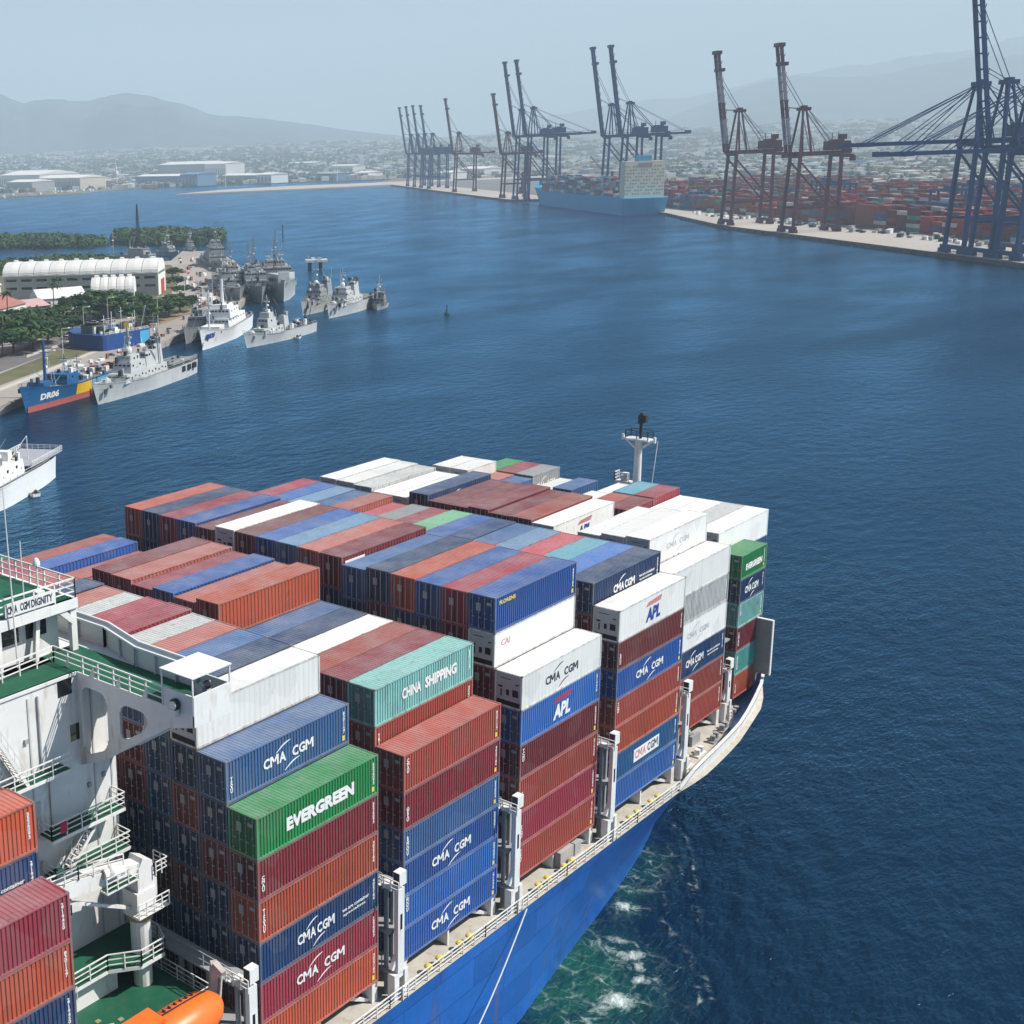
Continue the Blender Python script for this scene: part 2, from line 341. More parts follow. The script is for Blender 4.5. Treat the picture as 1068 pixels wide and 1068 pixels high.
# lashing bridges: white end posts with lamp boxes, darker athwart frame
def edge(u): return lerp(DK, u)[0]
for k, u0 in enumerate([-2.2, 13.05, 28.1, 43.2, 58.2, 73.3]):
    v0 = max(-0.95, edge(u0)+0.25) if k < 4 else (edge(u0)+0.6 if k == 5 else -0.9)
    if k == 4: v0 += 0.6
    if k == 5: v0 = 2.3
    zt = [7.1, 7.1, 7.1, 7.1, 6.9, 3.9][k]
    b = MB(); b.box(u0+0.1, u0+0.82, v0, v0+0.35, 0.5, zt)
    lb = b.build('lashing_bridge', WHITE, ship)
    b = MB(); b.box(u0-0.3, u0+0.25, v0, v0+0.6, -1.6, 0.5); b.box(u0+0.9, u0+1.3, v0, v0+0.6, -1.6, 0.5)
    b.box(u0+0.25, u0+0.9, v0+0.1, v0+0.5, 0.0, 0.5); b.beam((u0-0.3, v0+0.3, 0.9), (u0+0.3, v0+0.3, 1.8), 0.3)
    b.rail([(u0+0.35, v0-0.25, -1.6), (u0+0.95, v0-0.25, -1.6)], step=0.6)
    b.build('base_frame', WHITE, lb)
    b = MB(); b.box(u0+0.35, u0+0.58, v0-0.012, v0+0.02, zt*.55, zt*.72); b.build('slot', BLACK, lb)
    b = MB(); b.box(u0+0.05, u0+0.85, v0-0.15, v0+0.4, zt+0.35, zt+1.35); b.beam((u0+0.4, v0+0.2, zt), (u0+0.4, v0+0.2, zt+0.4), 0.2); b.build('lamp_box', WHITE, lb)
    b = MB(); b.box(u0+0.01, u0+0.045, v0-0.1, v0+0.35, zt+0.4, zt+1.3); b.build('lamp_glass', DARK, lb)
    b = MB(); b.rail([(u0-0.3, v0-0.3, zt), (u0-0.3, v0+1.6, zt)], h=0.9, step=0.6, r=0.035); b.box(u0-0.2, u0+0.9, v0+0.36, v0+1.6, zt-0.1, zt)
    b.build('platform', WHITE, lb)
    b = MB()
    ve = 2*CL - v0
    for lv in (0.4, 3.5, 6.9): b.box(u0-0.2, u0+1.3, v0+0.6, ve-0.6, lv, lv+0.15)
    y = v0+1.0+W*0
    while y < ve-1: b.box(u0+0.1, u0+0.35, y, y+0.25, -1.6, 6.9); b.box(u0+0.85, u0+1.1, y, y+0.25, -1.6, 6.9); y += W
    for lv in (0.55, 7.05): b.rail([(u0-0.2, v0+1.2, lv), (u0-0.2, ve-1.2, lv)], step=2.5, r=0.03, levels=2)
    b.build('athwart_frame', STEEL, lb)
# side rail, yellow mushroom vents, mooring fittings
rl = MB(); pts = [(u, edge(u)+0.14, -1.6) for u in (-40, -20, 0, 12, 24, 36, 48, 56)]
rl.rail(pts, h=1.0, step=1.6, r=0.035); rl.build('railing', WHITE, ship)
for b_ in range(-1, 4):
    for du in (2.2, 3.6, 6.2, 7.5):
        u0 = b_*PB+du
        o = MB().cyl((u0, -0.62, -1.6), (u0, -0.62, -1.05), 0.16).dome((u0, -0.62, -1.08), 0.34, 0.34, 0.2, n=10, k=3)
        o.build('mushroom_vent', YEL, ship)
for (u0, v0) in [(60.5, 0.6), (64, 0.9), (68, 1.2), (71, 1.6), (75.5, 2.4)]:
    MB().cyl((u0, v0, -1.6), (u0, v0, -0.9), 0.28).cyl((u0+0.9, v0+.1, -1.6), (u0+0.9, v0+.1, -0.9), 0.28).box(u0-0.5, u0+1.4, v0-0.35, v0+0.4, -1.6, -1.45).build('mooring_bitts', STEEL if u0 > 66 else WHITE, ship)
MB().cyl((66.5, 2.3, -1.2), (66.5, 4.6, -1.2), 0.7, n=14).box(65.6, 67.4, 2.2, 2.5, -1.6, -0.6).box(65.6, 67.4, 4.4, 4.7, -1.6, -0.6).build('mooring_winch', STEEL, ship)
MB().box(36.5, 38.6, -0.2, 1.1, -1.6, -0.2).box(39.2, 40.2, 0, 1.0, -1.6, -0.5).build('deck_locker', mat('canvas', (0.4,0.38,0.36), 0.8), ship)
MB().box(57.2, 58.0, 0.5, 1.6, -1.6, -0.8).box(62.0, 63.4, 2.0, 2.9, -1.6, -0.9).beam((58.6,1.0,-1.5),(62.0,1.2,-0.2),0.22).build('deck_fittings', WHITE, ship)
# forecastle breakwater plate and foremast
b = MB(); b.box(80.2, 80.45, 2.3, 5.2, -1.6, 1.8); b.box(80.2, 80.45, 0.95, 5.2, 1.8, 7.8)
b.build('breakwater', mat('grey_plate', (0.27, 0.27, 0.27), 0.6, var=0.15), ship)
b = MB(); b.box(80.15, 80.5, 0.85, 0.95, 1.8, 7.8); b.box(80.15, 80.5, 0.85, 5.2, 7.8, 7.9); b.build('breakwater_edge', WHITE, ship)
fm = MB(); mu, mv = 92.5, CL+0.1
fm.cyl((mu, mv, -1.6), (mu, mv, 22.3), 0.60, 0.42, n=14); fr = fm.build('foremast', WHITE, ship, smooth=False)
b = MB(); b.box(mu-0.6, mu+0.8, mv-1.5, mv+1.5, 22.25, 22.45); b.beam((mu, mv-2.0, 22.1), (mu, mv-2.0, 22.8), 0.25); b.beam((mu, mv+2.0, 22.1), (mu, mv+2.0, 22.8), 0.25)
b.beam((mu, mv-2.1, 22.3), (mu, mv+2.1, 22.3), 0.22); b.beam((mu, mv, 21), (mu, mv-1.6, 22.2), 0.25); b.beam((mu, mv, 21), (mu, mv+1.6, 22.2), 0.25); b.build('mast_platform', WHITE, fr)
b = MB(); b.rail([(mu-0.6, mv-1.4, 22.45), (mu-0.6, mv+1.4, 22.45), (mu+.75, mv+1.4, 22.45), (mu+.75, mv-1.4, 22.45), (mu-0.6, mv-1.4, 22.45)], h=1.0, step=1.2, r=0.035, levels=2)
b.build('platform_rail', DARK, fr)
b = MB(); b.cyl((mu, mv-0.2, 22.5), (mu, mv-0.2, 25.6), 0.18); b.cyl((mu, mv-0.2, 24.3), (mu, mv-0.2, 25.3), 0.38); b.box(mu-0.3, mu+0.3, mv-0.9, mv-0.2, 24.5, 25.3)
b.build('mast_lamp', DARK, fr)
b = MB(); b.box(mu-0.6, mu+0.6, mv+0.8, mv+2.6, 16.8, 17.0); b.rail([(mu-0.6, mv+2.6, 17), (mu+0.6, mv+2.6, 17)], h=1.1, step=.6); b.rail([(mu-0.6, mv+0.8, 17), (mu-0.6, mv+2.6, 17)], h=1.1, step=.9)
b.cyl((mu, mv+1.5, 17), (mu, mv+1.5, 18.0), 0.45); b.build('horn_platform', WHITE, fr)
MB().cyl((mu, mv-2.4, 22.4), (88.5, mv-2.9, 8), 0.04, n=5).build('halyard', WHITE, fr)
# white line hanging down the ship's side
p0 = (26.6, -1.35, -1.4)
rp = MB(); prev = Vector((29.3, -1.45, -1.5)); dst = Vector((9.5, -3.2, -12.2))
for i in range(1, 13):
    t = i/12; q = Vector((29.3, -1.45, -1.5)).lerp(dst, t) + Vector((0, -0.5*math.sin(math.pi*t), -0.9*math.sin(math.pi*t)))
    rp.cyl(prev, q, 0.055, n=6); prev = q
rp.build('rope', ROPE, None, label="long white rope hanging diagonally down the blue hull into the water", cat='rope', loc=(0, 0, ZS))

# ---- deck house, bridge wing, crane (ahead of the aft stacks)
GREYW = WHITE
hs_ = MB(); AV = 9.4
hs_.box(-13.2, -3.12, AV, 2*CL-AV, -1.6, 26.6)                      # tower of accommodation
house = hs_.build('deck_house', WHITE, ship)
b = MB(); b.box(-12.6, -9.6, 11.9, 2*CL-11.9, 26.6, 29.9); b.box(-9.6, -4.2, 13.2, 2*CL-13.2, 26.6, 29.9); b.build('wheelhouse', WHITE, house)
b = MB(); b.box(-9.0, -7.4, 13.12, 13.2, 28.0, 29.2); b.box(-6.8, -5.2, 13.12, 13.2, 28.0, 29.2); b.box(-12.2, -10.2, 11.82, 11.9, 28.0, 29.3); b.each('window', GLASS, house)
b = MB(); b.box(-13.4, -3.6, 12.2, 2*CL-12.2, 29.9, 30.15); b.box(-13.4, -3.4, 12.0, 12.2, 29.5, 30.15); b.box(-3.6, -3.4, 12.2, 2*CL-12.2, 29.5, 30.15); cdk = b.build('compass_deck', WHITE, house)
b = MB(); b.box(-13.3, -3.7, 12.3, 2*CL-12.3, 30.16, 30.19); b.build('deck_covering', DECKG, cdk)
b = MB(); b.rail([(-13.3, 12.15, 30.15), (-3.5, 12.15, 30.15), (-3.5, 26, 30.15)], h=1.3, step=1.6, r=0.045); b.build('railing', WHITE, cdk)
b = MB(); b.box(-3.9, -3.45, 12.15, 12.5, 26.6, 29.9); b.beam((-3.7, 12.3, 29.9), (-5.6, 12.3, 29.9), 0.5); b.beam((-3.7, 12.3, 28.6), (-5.0, 12.3, 29.8), 0.4); b.beam((-6.6, 12.6, 26.6), (-6.0, 12.9, 29.9), 0.3); b.build('bridge_frame', WHITE, cdk)
b = MB(); b.box(-9.1, -5.25, 12.0, 12.06, 30.3, 31.15); nb = b.build('name_board', WHITE, cdk)
b = MB(); brand_line(b, -8.95, 11.985, 30.46, 1.7, 0.52); letters(b, 'DIGNITY', -7.1, 11.985, 30.46, 1.7, 0.52, bold=0.03); b.build('lettering', LTR_K, nb)
b = MB()
b.cyl((-6.9, 13.0, 30.2), (-6.9, 13.0, 34.5), 0.05, 0.03, n=6); b.cyl((-5.0, 14.0, 30.2), (-5.0, 14.0, 32.3), 0.06, n=6); b.dome((-5.0, 14.0, 32.3), 0.25, 0.25, 0.5); b.box(-5.5, -4.9, 13.4, 14.0, 30.2, 30.7)
b.cyl((-8.6, 11.8, 27), (-9.0, 11.5, 38.5), 0.06, 0.03, n=6); b.build('antenna', WHITE, cdk)
# windows, pipes and a door on the starboard wall, under the wing
b = MB(); b.box(-7.5, -6.4, AV-0.03, AV+0.05, 25.3, 26.4); b.box(-6.7, -5.6, AV-0.03, AV+0.05, 22.1, 23.2); b.each('window', GLASS, house)
b = MB(); b.box(-10.2, -9.4, AV-0.06, AV+0.05, 17.05, 19.1); b.build('door', mat('pale_grey_door', (0.5, 0.53, 0.52), 0.5), house)
MB().cyl((-8.6, AV-0.1, 17), (-8.6, AV-0.1, 20.6), 0.06, n=6).build('pipe', WHITE, house); MB().cyl((-12.3, AV-0.12, 15), (-12.3, AV-0.12, 27), 0.09, n=6).build('pipe', WHITE, house); MB().cyl((-9.1, AV-0.12, 21), (-9.1, AV-0.12, 26), 0.07, n=6).build('pipe', WHITE, house)
for uu, zz_ in ((-5.6, 18.6), (-11.0, 13.6), (-4.4, 18.9), (-6.2, 15.9), (-10.3, 23.2), (-12.6, 19.0)): MB().box(uu, uu+.25, AV-0.14, AV, zz_, zz_+.3).build('wall_lamp', mat('lamp_grey', (.4,.41,.42), .4), house)
for uu in (-9.9, -5.0, -3.6): MB().box(uu, uu+.12, AV-0.05, AV, 3.0, 26.0).build('cable_tray', mat('cable_grey', (.55,.56,.57), .5), house)
def balcony(z, u0, u1, v0, parent, lit=True):
    b = MB(); b.box(u0, u1, v0, AV, z-0.22, z); q = b.build('balcony', WHITE, parent)
    b = MB(); b.box(u0+0.05, u1-0.05, v0+0.05, AV, z+0.005, z+0.02); b.build('deck_covering', DECKG, q)
    b = MB(); b.rail([(u0, AV-0.1, z), (u0, v0+0.05, z), (u1, v0+0.05, z), (u1, AV-0.1, z)], h=1.05, step=1.25, r=0.035); b.build('railing', WHITE, q); return q
bc = balcony(16.95, -9.7, -3.7, 8.0, house)
MB().box(-9.0, -8.5, 8.0, 8.07, 17.2, 17.9).build('life_ring_box', mat('crimson_cover', (0.5, 0.01, 0.07), 0.5), bc)
balcony(14.1, -9.6, -3.4, 8.0, house); balcony(11.3, -13.0, -8.4, 8.2, house)
b = MB(); b.box(-13.4, -7.6, 8.3, AV, 20.8, 21.0); b.rail([(-13.4, 8.35, 21), (-7.6, 8.35, 21)], step=1.4, r=0.035); bb = b.build('walkway', WHITE, house)
MB().box(-13.3, -7.7, 8.36, AV, 21.005, 21.02).build('deck_covering', DECKG, bb)
def stair(name, a, b_, wdt, parent):
    a = Vector(a); b_ = Vector(b_); s = MB(); side = Vector((0, wdt/2, 0)); n = max(4, int(abs(b_.z-a.z)/0.25))
    s.beam(a-side, b_-side, 0.07, 0.22); s.beam(a+side, b_+side, 0.07, 0.22)
    for i in range(1, n): p = a+(b_-a)*i/n; s.box(p.x-0.12, p.x+0.12, p.y-wdt/2, p.y+wdt/2, p.z-0.02, p.z+0.02)
    for sd in (side, -side):
        s.beam(a+sd+Vector((0,0,.95)), b_+sd+Vector((0,0,.95)), 0.05)
        for i in range(0, n+1, 3): p = a+(b_-a)*i/n + sd; s.beam(p, p+Vector((0,0,.95)), 0.04)
    return s.build(name, WHITE, parent)
stair('stairway', (-8.2, 8.75, 14.1), (-5.4, 8.75, 16.9), 0.7, house)
stair('stairway', (-10.9, 8.8, 21.0), (-13.3, 8.8, 25.4), 0.8, house)
# crane platform on the lifeboat deck
FD = 5.4
b = MB(); b.box(-13.6, -2.6, 1.6, AV, FD-0.25, FD); b.box(-13.6, -2.6, 2.0, 2.3, -1.6, FD-0.25); b.box(-13.6, -13.3, 2.3, AV, -1.6, FD-0.25); dkp = b.build('boat_deck', WHITE, house)
MB().box(-13.5, -2.7, 1.7, AV, FD+0.005, FD+0.02).build('deck_covering', DECKG, dkp)
b = MB(); b.rail([(-13.4, 1.75, FD), (-10.6, 1.75, FD)], step=1.0, r=0.035); b.rail([(-9.8, 1.75, FD), (-2.8, 1.75, FD)], step=1.1, r=0.035); b.rail([(-2.75, 1.8, FD), (-2.75, AV, FD)], step=1.5, r=0.03); b.build('railing', WHITE, dkp)
b = MB()
for i in range(9): b.box(-12.6+1.1*(i % 5), -12.25+1.1*(i % 5), 4.3+(i//5)*0.9, 4.6+(i//5)*.9, FD+0.02, FD+0.06)
b.build('lashing_point', mat('worn_marks', (0.3,0.28,0.16), 0.7), dkp)
plat = [(-13.2, 6.2), (-7.4, 6.2), (-5.6, 5.0), (-3.6, 5.0), (-2.9, 6.4), (-2.9, AV), (-13.2, AV)]
b = MB(); b.prism(plat, 7.5, 7.75); b.box(-13.2, -6.0, 7.0, 7.2, FD, 7.5); cpl = b.build('crane_platform', WHITE, house)
cx_, cy_ = sum(p[0] for p in plat)/7, sum(p[1] for p in plat)/7
MB().prism([(cx_+(x-cx_)*.985, cy_+(y-cy_)*.97) for x, y in plat], 7.755, 7.775).build('deck_covering', DECKG, cpl)
MB().rail([(x, y, 7.75) for x, y in plat[:6]], h=1.1, step=1.3, r=0.035).build('railing', WHITE, cpl)
stair('stairway', (-12.6, 5.7, FD), (-10.6, 5.7, 7.7), 0.7, cpl)
cr = MB(); cu_, cv_ = -4.4, 6.3
cr.cyl((cu_, cv_, FD), (cu_, cv_, 7.5), 0.62, n=16); cr.cyl((cu_, cv_, 7.7), (cu_, cv_, 10.3), 0.68, n=16); crane = cr.build('provision_crane', WHITE, ship)
b = MB(); b.cyl((cu_, cv_, 10.2), (cu_, cv_, 10.45), 0.85, n=16); b.build('slewing_ring', mat('rusty_ring', (0.35, 0.26, 0.12), 0.6, var=0.3), crane)
b = MB(); b.box(cu_-0.8, cu_+0.8, cv_-0.7, cv_+0.7, 10.45, 12.3); b.prism([(cu_-0.6,12.3),(cu_+0.9,12.3),(cu_+0.7,14.1),(cu_-0.1,14.5),(cu_-0.6,13.6)], cv_-0.6, cv_+0.6, 'y'); b.box(cu_+0.5, cu_+1.2, cv_-0.4, cv_+0.5, 11.0, 12.6)
b.build('crane_housing', WHITE, crane)
b = MB(); b.prism([(cu_-0.2,13.2),(cu_-0.2,14.2),(cu_-5.2,15.2),(cu_-9.5,15.6),(cu_-9.5,14.9),(cu_-5.0,14.1)], cv_-0.45, cv_+0.45, 'y'); b.beam((cu_-0.9, cv_, 11.2), (cu_-6.2, cv_, 14.0), 0.2); b.build('crane_jib', WHITE, crane)
b = MB(); b.rail([(cu_-9.4, cv_-0.5, 15.5), (cu_-5.2, cv_-0.5, 15.2), (cu_-1.6, cv_-0.5, 14.5)], h=0.95, step=1.2, r=0.035); b.box(cu_-3.6, cu_-1.0, cv_-1.2, cv_-0.5, 13.7, 13.8); b.rail([(cu_-3.6, cv_-1.2, 13.8), (cu_-1.0, cv_-1.2, 13.8)], h=1, step=.9, r=.035)
b.build('crane_railing', WHITE, crane); b = MB(); b.rail([(cu_+0.8, cv_-0.8, 13), (cu_+1.8, cv_-0.8, 13), (cu_+1.8, cv_+0.5, 13)], h=0.95, step=.6, r=.03); b.rail([(cu_-1.2, cv_-1.3, 11), (cu_+1.4, cv_-1.3, 11)], h=0.95, step=.6, r=.03)
b.box(cu_-1.2, cu_+1.4, cv_-1.3, cv_-0.7, 10.92, 11.0); b.build('crane_railing', WHITE, crane)
MB().dome((cu_-2.6, cv_-0.7, 14.6), 0.5, 0.5, 0.6).cyl((cu_-3.2, cv_-0.5, 14.7), (cu_-2.0, cv_-0.9, 14.7), 0.35).build('winch', WHITE, crane)
MB().box(cu_-3.5, cu_-1.1, cv_-1.15, cv_-0.55, 13.81, 13.83).build('deck_covering', DECKG, crane)
MB().cyl((cu_-8.0, cv_, FD), (cu_-8.0, cv_, 7.5), 0.09).build('stanchion', WHITE, crane)
# lifeboat station ahead: davit and access ladders
DVP = mat('davit_paint', (0.45, 0.4, 0.37), 0.6, var=0.2)
MB().beam((-3.2, 1.4, 4.6), (-4.3, -0.2, 9.6), 0.42, 0.6).beam((-4.3, -0.2, 9.6), (-4.35, -1.0, 9.3), 0.4).build('davit', DVP, ship)
MB().beam((-11.8, 1.4, 4.6), (-12.6, -0.2, 9.6), 0.42, 0.6).build('davit', DVP, ship)
MB().cyl((-4.4, -0.9, 9.2), (-4.6, -0.9, 7.6), 0.06).build('fall_wire', ROPE, ship)
b = MB(); b.box(-10.5, -3.4, 0.7, 1.6, 4.2, 4.35); b.rail([(-10.5, 0.72, 4.35), (-3.4, 0.72, 4.35)], step=1.0, r=.035); b.box(-6.4, -4.6, 1.0, 1.5, 4.4, 5.1); b.rail([(-13.0, 1.2, 3.2), (-11, 1.2, 3.9), (-9.4, 1.2, 4.35)], step=.9, r=.035)
b.build('boat_embarkation_gangway', WHITE, ship); MB().box(-8.2, -7.2, 1.0, 1.5, 4.4, 4.9).build('yellow_locker', YEL, ship)
MB().box(-12.9, -3.5, 0.75, 1.55, 4.36, 4.38).build('gangway_covering', mat('green_grating', (0.03, 0.25, 0.08), 0.6), ship)

# ---- starboard bridge wing
BWG = mat('pale_blue_white_paint', (0.66, 0.70, 0.72), 0.45, var=0.05)
b = MB(); wz = 26.6
outer = [(-1.0,25.9),(1.2,25.25),(7.0,21.4),(9.4,20.3),(9.4,26.6),(-1.0,26.6)]
# aft web plate with two round-cornered openings, built as strips round the holes (y, z)
def plate_with_holes(mb, x0, x1):
    holes = [(2.9, 5.4, 22.9, 25.6), (6.6, 9.0, 20.9, 25.8)]
    def bot(y):
        for (a, za), (c, zc) in zip(outer, outer[1:4]):
            if a <= y <= c: return za+(zc-za)*(y-a)/(c-a)
        return 20.3
    N = 84; ya = -1.0; dy = 10.4/N
    for i in range(N):
        y0 = ya+dy*i; y1 = y0+dy; ym = (y0+y1)/2; segs = [(bot(ym), 26.6)]
        for (h0, h1, z0, z1) in holes:
            if h0 < ym < h1:
                e = min(ym-h0, h1-ym); rr = 0.7; cut = 0 if e > rr else rr-math.sqrt(max(0, rr*rr-(rr-e)**2))
                zl = max(z0, bot(ym)+0.55)+cut; zh = z1-cut
                if zh > zl: segs = [(segs[0][0], zl), (zh, 26.6)]
        for (a, c) in segs: mb.box(x0, x1, y0, y1, a, c)
plate_with_holes(b, -6.0, -5.85); plate_with_holes(b, -3.1, -2.95)
b.box(-5.85, -3.1, -1.0, AV, 26.35, 26.6); b.box(-6.0, -2.95, -1.02, -0.9, 25.9, 27.75)
for i in range(8):
    y0 = 1.2+i*1.0; z0 = 25.25-(i*1.0)*3.85/5.8 if i < 6 else 21.4-(i-6+0.2)*.45
    z1 = 25.25-((i+1)*1.0)*3.85/5.8 if i < 5 else 21.4-(i-5)*.45
    b.add([(-5.85,y0,z0),(-3.1,y0,z0),(-3.1,y0+1.0,z1),(-5.85,y0+1.0,z1)], [(0,1,2,3)])
b.add([(-5.85,-1,25.9),(-3.1,-1,25.9),(-3.1,1.2,25.25),(-5.85,1.2,25.25)], [(0,1,2,3)])
wing = b.build('bridge_wing', WHITE, ship)
MB().box(-5.9, -3.05, -0.9, 13.1, 26.605, 26.63).box(-13.1, -5.9, 9.5, 11.8, 26.605, 26.63).build('deck_covering', DECKG, wing)
b = MB(); b.box(-13.2, -5.9, 9.3, 13.2, 26.4, 26.6); b.build('bridge_deck', WHITE, wing)
b = MB()                                                           # forward windbreak with flared top and ribs
fwp = [(-3.0, 1.6), (-3.0, 7.0), (-1.9, 11.2), (-1.9, 16.5)]
for a, c in zip(fwp, fwp[1:]):
    a0 = Vector((*a, wz)); c0 = Vector((*c, wz)); up = Vector((0.0, 0, 1.3)); fl = Vector((-0.25, 0, 1.55))
    for off in (0, 0.06):
        o = Vector((off, 0, 0)); b.add([a0+o, c0+o, c0+up+o, a0+up+o, a0+fl+o+Vector((.55,0,0)), c0+fl+o+Vector((.55,0,0))], [(0,1,2,3), (3,2,5,4)])
    n = max(2, int((c0-a0).length/1.8))
    for i in range(n+1):
        p = a0+(c0-a0)*i/n; b.box(p.x-0.22, p.x, p.y-0.03, p.y+0.03, p.z, p.z+1.3)
    b.beam(a0+up+Vector((-.1,0,0)), c0+up+Vector((-.1,0,0)), 0.14); b.beam(a0+fl+Vector((.5,0,0)), c0+fl+Vector((.5,0,0)), 0.12)
b.box(-3.0, -2.9, -0.9, 1.6, 26.6, 27.7); b.build('windbreak', BWG, wing)
MB().box(-6.0, -5.9, -0.9, 1.6, 26.6, 27.75).build('wing_bulwark', BWG, wing); MB().box(-2.95, -1.9, 7.0, 16.5, 26.4, 26.58).build('wing_floor', BWG, wing)
b = MB(); b.rail([(-5.95, 1.6, wz), (-5.95, 11.6, wz), (-13.1, 11.0, wz)], h=1.1, step=1.35, r=0.04); 
for i in range(4): y = 2.9+2.4*i; b.add([(-5.93, y, wz), (-5.93, y+0.45, wz), (-5.93, y, wz+0.75)], [(0,1,2)]); b.add([(-5.97, y, wz), (-5.97, y+0.45, wz), (-5.97, y, wz+0.75)], [(0,2,1)])
b.build('railing', WHITE, wing)
b = MB(); b.box(-6.1, -2.9, -1.05, 1.65, 28.83, 28.9); can = b.build('canopy', WHITE2, wing)
b = MB()
for p in ((-6.0, -0.95), (-3.0, -0.95), (-6.0, 1.55), (-3.0, 1.55)): b.beam((*p, 26.6), (*p, 28.83), 0.08)
b.build('canopy_post', WHITE, can)
b = MB(); b.box(-4.6, -3.9, -0.3, 0.4, 26.63, 27.7); b.cyl((-4.2, -0.2, 27.7), (-4.4, -0.4, 28.1), 0.28); b.build('control_console', BWG, wing)
MB().cyl((-4.25, -0.42, 27.75), (-4.5, -0.62, 28.05), 0.2).build('searchlight', DARK, wing)
MB().prism([(-5.7, 0.2), (-4.9, 0.1), (-4.8, 0.8), (-5.2, 1.3), (-5.7, 1.1)], 27.0, 27.2).build('chart_table', mat('wood', (0.55, 0.36, 0.17), 0.5), wing)
MB().cyl((-6.05, 0.35, 27.0), (-6.3, 0.35, 27.05), 0.34).build('search_lamp', DARK, wing)
MB().cyl((-6.3, 0.35, 27.0), (-6.4, 0.35, 27.0), 0.26).box(-6.45, -6.1, 0.1, 0.6, 26.4, 26.75).build('lamp_rim', WHITE, wing)

# ---- lifeboat hanging at the ship's side
lb = thing('lifeboat', 'bright orange enclosed lifeboat hanging beside the deck house', 'lifeboat', loc=(0, 0, ZS+1.5))
b = MB(); prof = [(-12.6, 0.12, 0.2), (-12.3, 0.8, 0.75), (-11.4, 1.2, 1.1), (-9.5, 1.42, 1.3), (-7.5, 1.45, 1.35), (-6.0, 1.3, 1.25), (-5.1, 0.95, 0.95), (-4.6, 0.5, 0.55), (-4.45, 0.1, 0.1)]
n = 18; bc_v, bc_z = -0.7, 5.9
vs = [(u, bc_v+ry*math.cos(2*math.pi*i/n), bc_z+(rz_ if math.sin(2*math.pi*i/n) > 0 else rz_*0.95)*math.sin(2*math.pi*i/n)) for (u, ry, rz_) in prof for i in range(n)]
fs = [(j*n+i, j*n+(i+1)%n, (j+1)*n+(i+1)%n, (j+1)*n+i) for j in range(len(prof)-1) for i in range(n)] + [tuple(range(n)), tuple(range(len(vs)-1, len(vs)-n-1, -1))]
b.add(vs, fs); b.build('hull', ORANGE, lb, smooth=True)
MB().box(-12.0, -9.6, bc_v-0.75, bc_v+0.75, 6.9, 7.75).build('conning_dome', ORANGE, lb)
MB().box(-11.8, -9.8, bc_v-0.78, bc_v-0.74, 7.2, 7.55).build('window', GLASS, lb)
b = MB(); b.beam((-9.3, bc_v+0.05, 7.35), (-5.3, bc_v+0.02, 7.2), 0.06)
for i in range(9): b.box(-9.2+i*0.45, -9.1+i*0.45, bc_v+0.25, bc_v+0.5, 7.16, 7.27)
b.build('grab_rail', DARK, lb)

# ------------------------------------------------------------------ containers
CC = dict(orange=(.50,.085,.035), rust_red=(.40,.065,.04), maroon=(.22,.018,.026), crimson=(.36,.030,.055), navy=(.008,.045,.145), bright_blue=(.03,.155,.50),
 blue=(.020,.100,.37), slate_blue=(.045,.13,.32), pale_blue=(.17,.33,.53), teal=(.10,.44,.40), sea_green=(.22,.50,.46), green=(.012,.27,.065), pale_green=(.20,.55,.30),
 white=(.80,.80,.77), light_grey=(.60,.61,.59), salmon=(.46,.13,.10), brown=(.17,.03,.028), coral=(.60,.07,.09), turquoise_blue=(.10,.36,.46), deep_blue=(.01,.10,.26), grey=(.30,.31,.31))
CW = 2.438; L40, L20 = 12.192, 6.058; HC, ST = 2.896, 2.591
def corr(n, pitch_w, depth, e0, e1):
    pts = [(e0, 0.0)]; d = (e1-e0)/n
    for i in range(n):
        x = e0+i*d; pts += [(x+d*0.28, 0.0), (x+d*0.42, depth), (x+d*0.80, depth), (x+d*0.94, 0.0)]
    pts.append((e1, 0.0)); return pts
def shell(L, H, reefer=False, detail=True):
    b = MB(); e = 0.14; zb, zt = 0.16, H-0.10
    n = int(L/0.295) if not reefer else int(L/0.5); dep = 0.05 if not reefer else 0.008
    if not detail and not reefer: n = int(L/0.42)
    pr = corr(n, 0, dep, e, L-e)
    for y, sg in ((0.025, 1), (CW-0.025, -1)):
        vs = [(x, y+sg*d, z) for x, d in pr for z in (zb, zt)]
        b.add(vs, [((2*i, 2*i+2, 2*i+3, 2*i+1) if sg == 1 else (2*i, 2*i+1, 2*i+3, 2*i+2)) for i in range(len(pr)-1)], 0)
    yr = corr(8, 0, dep, e, CW-e); vs = [(L-0.03-d, y, z) for y, d in yr for z in (zb, zt)]
    b.add(vs, [(2*i, 2*i+2, 2*i+3, 2*i+1) for i in range(len(yr)-1)], 0)
    nr = int(L/0.32) if not reefer else 14; rr = corr(nr, 0, 0.03 if not reefer else 0.012, e, L-e)
    vs = [(x, y, H-0.012-d) for x, d in rr for y in (0.06, CW-0.06)]
    b.add(vs, [(2*i, 2*i+2, 2*i+3, 2*i+1) for i in range(len(rr)-1)], 1)
    return b
def frame(L, H, b=None, mi=0):
    b = b or MB(); p = 0.15
    for x in (0, L-p):
        for y in (0, CW-p): b.box(x, x+p, y, y+p, 0.0, H, mi)
    for y in (0.0, CW-0.07):
        b.box(p, L-p, y, y+0.07, 0.02, 0.17, mi); b.box(p, L-p, y, y+0.07, H-0.10, H-0.005, mi)
    for x in (0.0, L-0.1):
        b.box(x, x+0.1, p, CW-p, 0.02, 0.18, mi); b.box(x, x+0.1, p, CW-p, H-0.12, H-0.005, mi)
    return b
